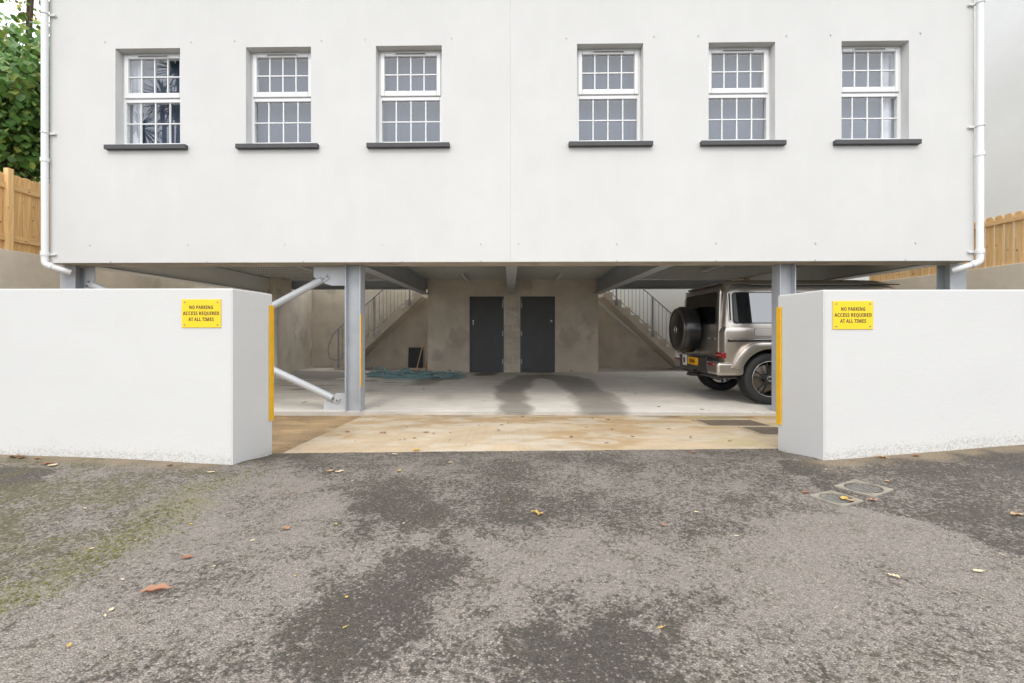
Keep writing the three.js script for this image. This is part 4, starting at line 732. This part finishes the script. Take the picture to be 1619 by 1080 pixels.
  // spare wheel cover
  const SY = 1.155, SZ = -0.17, sp = (() => { const g = new THREE.LatheGeometry([[0.0, 0.30], [0.30, 0.30], [0.315, 0.293], [0.335, 0.297], [0.375, 0.275], [0.402, 0.235], [0.406, 0.20], [0.402, 0.03], [0.38, 0.0], [0, 0]].map(p => new THREE.Vector2(...p)).reverse(), 48); g.rotateZ(Math.PI / 2); g.translate(-0.055, SY, SZ); return g; })();
  const spare = part('spare_wheel_cover', toCreasedNormals(sp, 0.6), phys({ color: col(0.012, 0.012, 0.013), roughness: 0.3, clearcoat: 0.3, clearcoatRoughness: 0.1 }), car);
  { const ring = new THREE.TorusGeometry(0.352, 0.026, 10, 60); ring.scale(1, 1, 0.7); ring.rotateY(Math.PI / 2); ring.translate(-0.338, SY, SZ); part('cover_ring', ring, std({ color: col(0.13, 0.11, 0.09), metalness: 0.7, roughness: 0.3 }), spare); }
  const star = (R, t) => { const gs = [new THREE.TorusGeometry(R, t, 8, 28)]; for (let i = 0; i < 3; i++) { const a = Math.PI / 2 + i * TAU / 3; const s = shape([[0, t * 1.1], [R, t * 0.2], [R, -t * 0.2], [0, -t * 1.1]].reverse()), g = extr(s, t); g.rotateZ(a); gs.push(g); } return merge(gs); };
  { const e = star(0.058, 0.006); e.rotateY(-Math.PI / 2); e.translate(-0.362, SY, SZ); part('emblem', e, chrome, spare); }
  // small chrome badges low on the rear door, too small to read
  part('badge', merge([0, 1, 2, 3].map(i => bx(-0.024, -0.018, 0.995, 1.02, 0.50 + i * 0.03, 0.522 + i * 0.03)), [0, 1, 2].map(i => bx(-0.024, -0.018, 0.995, 1.02, 0.30 + i * 0.03, 0.322 + i * 0.03))), chrome, car);
  // wheels
  const wheel = new THREE.Group(); wheel.name = 'wheel';
  const lathe = (pts, n = 56) => { const g = new THREE.LatheGeometry(pts.map(p => new THREE.Vector2(...p)), n); g.rotateX(Math.PI / 2); return g; };   // axis along z, +z outward
  const tyre = lathe([[0.272, 0.115], [0.285, 0.132], [0.33, 0.142], [0.362, 0.138], [0.382, 0.122], [0.387, 0.10], [0.387, -0.10], [0.382, -0.122], [0.36, -0.138], [0.285, -0.132], [0.272, -0.115]]);
  const lug = []; for (let i = 0; i < 72; i++) for (const [z0, z1, o] of [[-0.118, -0.066, 0], [-0.056, -0.004, 0.5], [0.006, 0.056, 0], [0.066, 0.120, 0.5]]) { const g = new THREE.BoxGeometry(0.024, 0.012, z1 - z0); g.translate(0, Math.abs(z0 + z1) > 0.15 ? 0.386 : 0.389, (z0 + z1) / 2); g.rotateZ((i + o) / 72 * TAU); lug.push(g); }
  part('tyre', merge(toCreasedNormals(tyre, 0.8), lug), rubber, wheel);
  const rimDark = std({ color: col(0.055, 0.055, 0.057), metalness: 0.6, roughness: 0.35 }), rimEdge = std({ color: col(0.42, 0.41, 0.40), metalness: 0.9, roughness: 0.25 });
  part('rim', lathe([[0.279, 0.116], [0.279, 0.128], [0.268, 0.130], [0.262, 0.118], [0.252, 0.06], [0.245, -0.11], [0.27, -0.12]]), rimDark, wheel);
  { const t = new THREE.TorusGeometry(0.2715, 0.0075, 8, 64); t.translate(0, 0, 0.127); part('rim_edge', t, rimEdge, wheel); }
  { const sps = []; for (let i = 0; i < 5; i++) for (const k of [-1, 1]) { const s = shape([[0.03, -0.018], [0.15, -0.010], [0.262, -0.014], [0.262, 0.014], [0.15, 0.010], [0.03, 0.018]]), g = extr(s, 0.026, 0.004); g.rotateZ(k * 0.19); g.translate(0.012, 0, 0.075); const p = g.attributes.position; for (let q = 0; q < p.count; q++) p.setZ(q, p.getZ(q) + 0.012 * Math.hypot(p.getX(q), p.getY(q)) / 0.26); g.rotateZ(Math.PI / 2 + i * TAU / 5); sps.push(g); } sps.push(lathe([[0.0, 0.112], [0.052, 0.108], [0.075, 0.09], [0.08, 0.05]], 28)); part('spokes', merge(sps), rimDark, wheel); }
  part('brake_disc', lathe([[0.06, 0.012], [0.205, 0.012], [0.205, -0.02], [0.06, -0.02]], 40), std({ color: col(0.32, 0.27, 0.22), metalness: 0.8, roughness: 0.45 }), wheel);
  part('brake_caliper', (() => { const g = extr(shape([...Array(9)].map((_, i) => { const a = 0.3 + i / 8 * 1.1; return [0.215 * Math.cos(a), 0.215 * Math.sin(a)]; }).concat([...Array(9)].map((_, i) => { const a = 1.4 - i / 8 * 1.1; return [0.13 * Math.cos(a), 0.13 * Math.sin(a)]; }))), 0.07); g.translate(0, 0, -0.03); return g; })(), std({ color: col(0.10, 0.06, 0.035), roughness: 0.5 }), wheel);
  { const e = star(0.034, 0.004); e.translate(0, 0, 0.114); part('hub_emblem', e, chrome, wheel); }
  for (const [x, s] of [[RX, 1], [FX, 1], [RX, -1], [FX, -1]]) { const w = x === RX && s > 0 ? wheel : wheel.clone(); w.position.set(x, WY + 0.001, s * 0.795); if (s < 0) w.rotation.y = Math.PI; car.add(w); }
}

// ------------------------------------------------------------------ things left on the garage floor
{
  const r = mulberry(61), pts = [], cx = -2.45, cz = -11.0;
  for (let i = 0; i < 150; i++) { const a = i * 0.55, k = i / 150, rx = 0.55 + 0.45 * Math.sin(i * 0.17) + 0.1 * r(), rz = 0.35 + 0.25 * Math.sin(i * 0.23 + 1); pts.push([cx + 0.35 * Math.sin(i * 0.11) + rx * Math.cos(a), floorY(-11) + 0.016 + 0.09 * r() * (0.4 + k), cz + 0.2 * Math.cos(i * 0.07) + rz * Math.sin(a)]); }
  for (const [ox, rr] of [[-0.62, 0.23], [0.02, 0.20], [-0.55, 0.2]]) for (let i = 0; i <= 10; i++) { const a = Math.PI * (1.1 - 1.2 * i / 10); pts.push([cx + ox + rr * Math.cos(a), 0.05 + Math.max(0, rr * 1.05 * Math.sin(a)), cz + 0.25 + 0.03 * i]); }
  for (let i = 0; i < 14; i++) pts.push([-1.9 + i * 0.06 + 0.05 * Math.sin(i), 0.045, -10.6 + 0.13 * Math.sin(i * 1.3)]);
  single('garden_hose', tube(pts, 0.013, 1500, 7), std({ color: col(0.20, 0.34, 0.36), roughness: 0.45 }), 'tangled blue green garden hose lying on the floor below the left-hand stairs', 'hose');
  const b = single('black_board', (() => { const g = new RoundedBoxGeometry(0.43, 0.60, 0.02, 2, 0.004); g.rotateX(-0.12); g.translate(-2.80, 0.335, -13.42); return g; })(), std({ color: col(0.022, 0.024, 0.026), roughness: 0.5, map: rp(steelTex, 1) }), 'black board leaning on the wall under the left-hand stairs', 'board');
  const br = thing('broom', 'broom with a wooden handle leaning against the left end of the store block', 'broom');
  part('handle', rod([-2.51, 0.10, -12.15], [-2.25, 1.12, -12.12], 0.014, 8), std({ color: col(0.58, 0.40, 0.24), roughness: 0.7 }), br);
  part('head', bx(-2.66, -2.42, 0.075, 0.125, -12.19, -12.12, 0.012), std({ color: col(0.55, 0.40, 0.27), roughness: 0.8 }), br);
  const bs = []; for (let i = 0; i < 22; i++) for (let j = 0; j < 3; j++) bs.push(rod([-2.65 + i * 0.0105 + (hash2(i, j, 7) - 0.5) * 0.01, 0.034, -12.19 + j * 0.03], [-2.645 + i * 0.0102, 0.08, -12.18 + j * 0.025], 0.004, 4)); part('bristles', merge(bs), std({ color: col(0.35, 0.12, 0.06), roughness: 0.9 }), br);
  const cn = thing('plastic_bottle', 'small orange bottle standing beside the broom at the store block corner', 'bottle', undefined, [-2.24, 0.035, -12.25]);
  part('body', new THREE.LatheGeometry([[0, 0], [0.035, 0], [0.038, 0.02], [0.038, 0.17], [0.014, 0.21], [0.014, 0.235], [0, 0.235]].map(p => new THREE.Vector2(...p)), 16), std({ color: col(0.65, 0.20, 0.02), roughness: 0.4 }), cn); part('cap', new THREE.CylinderGeometry(0.017, 0.017, 0.03, 12).translate(0, 0.245, 0), matBlack(), cn);
  function matBlack() { return std({ color: col(0.02, 0.02, 0.02), roughness: 0.6 }); }
}
// inspection covers in the road and tray covers in the apron
const iron = std({ color: col(0.24, 0.235, 0.22), map: rp(concTex, 3), roughness: 0.7, bumpMap: rp(concBump, 8), bumpScale: 0.003 }), ironFrame = std({ color: col(0.34, 0.32, 0.27), map: rp(concTex, 2), roughness: 0.75 });
function inspection(x, z, ang, w, label) {
  const y = roadY(x, z), dx = (roadY(x + 0.1, z) - roadY(x - 0.1, z)) / 0.2, dz = (roadY(x, z + 0.1) - roadY(x, z - 0.1)) / 0.2;
  const t = thing('inspection_cover', label, 'drain cover', 'inspection covers in the road', [x, y + 0.004, z]);
  t.quaternion.setFromUnitVectors(new THREE.Vector3(0, 1, 0), new THREE.Vector3(-dx, 1, -dz).normalize()).multiply(new THREE.Quaternion().setFromAxisAngle(new THREE.Vector3(0, 1, 0), ang));
  const s = rrect(-w / 2, w / 2, -w / 2, w / 2, 0.012), h = new THREE.Path(); h.absarc(0, 0, w * 0.445, 0, TAU, true); s.holes.push(h);
  const f = extr(s, 0.03, 0.002, 30); f.rotateX(-Math.PI / 2); f.translate(0, -0.026, 0); part('frame', uvBox(f), ironFrame, t);
  const lid = new THREE.CylinderGeometry(w * 0.425, w * 0.425, 0.02, 40); lid.translate(0, -0.014, 0); const L = part('lid', uvBox(lid), iron, t);
  const st = []; for (let i = -4; i <= 4; i++) { const q = Math.sqrt(Math.max(0, (w * 0.40) ** 2 - (i * w * 0.075) ** 2)); st.push(bx(-q, q, -0.004, -0.001, i * w * 0.075 - 0.004, i * w * 0.075 + 0.004, 0.001)); } part('tread_bars', merge(st), iron, L);
  const soil = new THREE.CylinderGeometry(w * 0.443, w * 0.443, 0.004, 40); soil.translate(0, -0.024, 0); part('silt', soil, std({ color: col(0.06, 0.05, 0.03), roughness: 1 }), t);
}
inspection(2.18, -2.85, 0.42, 0.22, 'intact round inspection cover in a square frame, farther one beside the right wall');
inspection(1.915, -2.71, 0.35, 0.19, 'round inspection cover with leaves in its rim, nearer one beside the right wall');
function tray(x0, x1, z0, z1, label) {
  const t = thing('tray_cover', label, 'drain cover', 'gravelly tray covers in the apron'), y = (x, z) => apronY(x, z), ym = y((x0 + x1) / 2, (z0 + z1) / 2), sl = Math.atan((y(0, z1) - y(0, z0)) / (z1 - z0));
  t.position.set((x0 + x1) / 2, ym + 0.002, (z0 + z1) / 2); t.rotation.x = -sl; const w = (x1 - x0) / 2, d = (z1 - z0) / 2;
  part('frame', merge(bx(-w - 0.03, w + 0.03, -0.02, 0.002, -d - 0.03, -d), bx(-w - 0.03, w + 0.03, -0.02, 0.002, d, d + 0.03), bx(-w - 0.03, -w, -0.02, 0.002, -d, d), bx(w, w + 0.03, -0.02, 0.002, -d, d)), std({ color: col(0.56, 0.47, 0.33), map: rp(concTex, 1), roughness: 0.9 }), t);
  part('infill', bx(-w + 0.003, w - 0.003, -0.02, 0.0, -d + 0.003, d - 0.003), std({ color: col(0.30, 0.245, 0.19), map: rp(tarTex, 1 / 1.2), bumpMap: rp(tarBump, 1 / 1.2), bumpScale: 0.006, roughness: 0.95 }), t);
}
tray(2.36, 3.06, -5.87, -5.40, 'brown gravelly tray cover let into the apron, farther one near the right column');
tray(2.64, 3.36, -5.26, -4.79, 'brown gravelly tray cover let into the apron, nearer one partly behind the right wall');

// ------------------------------------------------------------------ fallen leaves
function leafGeo(L, W, curl, seed) {
  const n = 7, P = [], r = mulberry(seed), mid = [], le = [], ri = [];
  for (let i = 0; i <= n; i++) { const t = i / n, w = W * Math.pow(Math.sin(Math.PI * Math.pow(t, 0.85)), 0.8) * (0.85 + 0.3 * r()), y = curl * (4 * (t - 0.5) ** 2) * 0.5 + 0.004, k = curl * 0.8 * r() + curl * 0.3; mid.push([(t - 0.5) * L, y, 0]); le.push([(t - 0.5) * L, y + k * w / W, w / 2]); ri.push([(t - 0.5) * L, y + k * w / W, -w / 2]); }
  for (let i = 0; i < n; i++) for (const s of [le, ri]) { const q = s === le ? [mid[i], s[i], s[i + 1], mid[i], s[i + 1], mid[i + 1]] : [mid[i], s[i + 1], s[i], mid[i], mid[i + 1], s[i + 1]]; q.forEach(p => P.push(...p)); }
  const st = 0.3 * L; for (const p of [[L / 2, 0.004, 0.0015], [L / 2 + st, 0.010, 0.001], [L / 2, 0.004, -0.0015]]) P.push(...p);
  const g = new THREE.BufferGeometry(); g.setAttribute('position', new THREE.BufferAttribute(new Float32Array(P), 3)); g.computeVertexNormals(); return g;
}
const leafCols = { tan: [0.42, 0.27, 0.14], rust: [0.28, 0.12, 0.06], pink: [0.34, 0.17, 0.10], yellow: [0.50, 0.34, 0.08], brown: [0.17, 0.10, 0.05], pale: [0.62, 0.50, 0.33] }, leafMats = {};
for (const k in leafCols) leafMats[k] = std({ color: col(...leafCols[k]), roughness: 0.7, side: THREE.DoubleSide });
let leafN = 0;
function fallen(x, z, L, W, c, ang, label, group, y = null) {
  const m = single('fallen_leaf', leafGeo(L, W, L * 0.16, 70 + leafN++), leafMats[c], label, 'leaf', group); const yy = y ?? (z < -4.0 ? (z < -6.38 ? floorY(z) : apronY(x, z)) : roadY(x, z));
  m.position.set(x, yy + 0.001, z); m.rotation.y = ang;
}
fallen(-1.41, -1.79, 0.115, 0.042, 'pink', 0.35, 'large crumpled reddish brown leaf lying on the tarmac at lower left');
fallen(-1.48, -2.06, 0.055, 0.03, 'rust', 0.3, 'rust red leaf on the tarmac beyond the large crumpled leaf');
fallen(-1.18, -2.38, 0.05, 0.036, 'pink', 2.6, 'small orange leaf on the tarmac in front of the left wall corner');
fallen(-1.33, -3.34, 0.05, 0.045, 'tan', 0.8, 'curled orange leaf just inside the tarmac left of the gateway, darker of a pair');
fallen(-1.25, -3.32, 0.07, 0.03, 'pale', 0.5, 'pale leaf just inside the tarmac left of the gateway, lighter of a pair');
fallen(0.15, -2.57, 0.085, 0.02, 'yellow', -0.6, 'thin yellow star-shaped leaf in the middle of the tarmac, lower half'); fallen(0.17, -2.56, 0.06, 0.016, 'tan', 0.9, 'thin tan leaf crossed under the yellow leaf in mid tarmac');
fallen(0.81, -2.41, 0.03, 0.02, 'pink', 0.2, 'tiny pink leaf on the tarmac right of the yellow leaf');
fallen(1.56, -1.88, 0.045, 0.02, 'pale', 2.2, 'pale bent leaf on the tarmac at lower right, nearer the middle'); fallen(1.92, -1.90, 0.045, 0.022, 'pale', 0.1, 'pale flat leaf on the tarmac at lower right, nearer the edge');
fallen(2.60, -2.38, 0.07, 0.03, 'tan', 0.05, 'tan leaf on the dark tarmac at the right edge');
fallen(2.09, -2.66, 0.06, 0.03, 'pink', -0.3, 'pinkish leaf touching the nearer inspection cover'); fallen(2.40, -2.94, 0.035, 0.025, 'tan', 1.0, 'small tan leaf beyond the farther inspection cover'); fallen(1.81, -2.82, 0.055, 0.025, 'rust', 0.2, 'rusty leaf at the left corner of the nearer inspection cover');
fallen(1.955, -2.70, 0.07, 0.035, 'yellow', 0.7, 'yellow green leaf lying on the nearer inspection cover'); fallen(1.975, -2.665, 0.05, 0.03, 'tan', -0.4, 'tan leaf lying on the nearer inspection cover');
fallen(-3.72, -3.36, 0.10, 0.05, 'brown', 0.1, 'dark brown leaf at the foot of the wall in the left corner'); fallen(-3.27, -3.2, 0.06, 0.05, 'pale', 0.9, 'pale upright curled leaf below the left-hand wall');
fallen(-2.14, -3.22, 0.06, 0.022, 'pale', 0.1, 'thin pale leaf at the foot of the left wall corner');
fallen(1.56, -3.90, 0.07, 0.02, 'rust', 0.3, 'rust twiglike leaf on the apron edge near the right wall'); fallen(-0.85, -4.10, 0.075, 0.055, 'yellow', 0.1, 'round yellow leaf at the front edge of the apron');
fallen(-1.0, -3.93, 0.06, 0.02, 'pale', 0.0, 'pale sliver of leaf on the tarmac edge left of the yellow leaf', undefined); fallen(-0.82, -3.36, 0.035, 0.03, 'yellow', 0.4, 'small yellow leaf on the tarmac in front of the round yellow leaf'); fallen(-0.47, -3.60, 0.05, 0.014, 'pale', 0.3, 'pale sliver of leaf on the tarmac right of the round yellow leaf');
fallen(2.95, -3.36, 0.06, 0.03, 'rust', 0.2, 'reddish leaf on the dark tarmac below the right notice'); fallen(2.72, -3.38, 0.09, 0.03, 'tan', 0.1, 'tan leaf against the foot of the right-hand wall');
fallen(-1.39, -2.83, 0.03, 0.015, 'rust', 0.4, 'tiny rust leaf on the tarmac midway to the left wall end');
{
  const r = mulberry(808);
  for (let i = 0; i < 34; i++) { const x = -1.9 + r() * 4.1, z = -4.2 - r() * 2.0; fallen(x, z, 0.025 + r() * 0.05, 0.01 + r() * 0.014, r() < 0.7 ? 'brown' : 'rust', r() * 6, 'small dark scrap of leaf on the stained concrete apron', 'leaf scraps on the apron'); }
  for (let i = 0; i < 40; i++) { const x = -2.6 + r() * 5.4, z = -1.4 - r() * 2.3; fallen(x, z, 0.012 + r() * 0.016, 0.006 + r() * 0.009, ['pale', 'pale', 'tan', 'yellow'][r() * 4 | 0], r() * 6, 'tiny pale scrap of leaf on the tarmac', 'leaf scraps on the tarmac'); }
  for (let i = 0; i < 14; i++) { const x = -4.0 + r() * r() * 1.5, z = -3.37 + r() * r() * 0.2; fallen(x, z, 0.03 + r() * 0.05, 0.014 + r() * 0.02, ['brown', 'tan', 'brown', 'rust'][r() * 4 | 0], r() * 6, 'brown scrap of leaf littering the foot of the left-hand boundary wall', 'leaf litter along the left wall'); }
  for (let i = 0; i < 16; i++) { const x = -1.8 + r() * 5.2, z = -6.6 - r() * 4.0; fallen(x, z, 0.03 + r() * 0.04, 0.012 + r() * 0.014, 'brown', r() * 6, 'small dark scrap of leaf on the garage floor', 'leaf scraps on the garage floor'); }
}

scene.traverse(o => { if (o.isMesh) { o.castShadow = true; o.receiveShadow = true; } });
scene.updateMatrixWorld(true);
renderer.render(scene, camera);
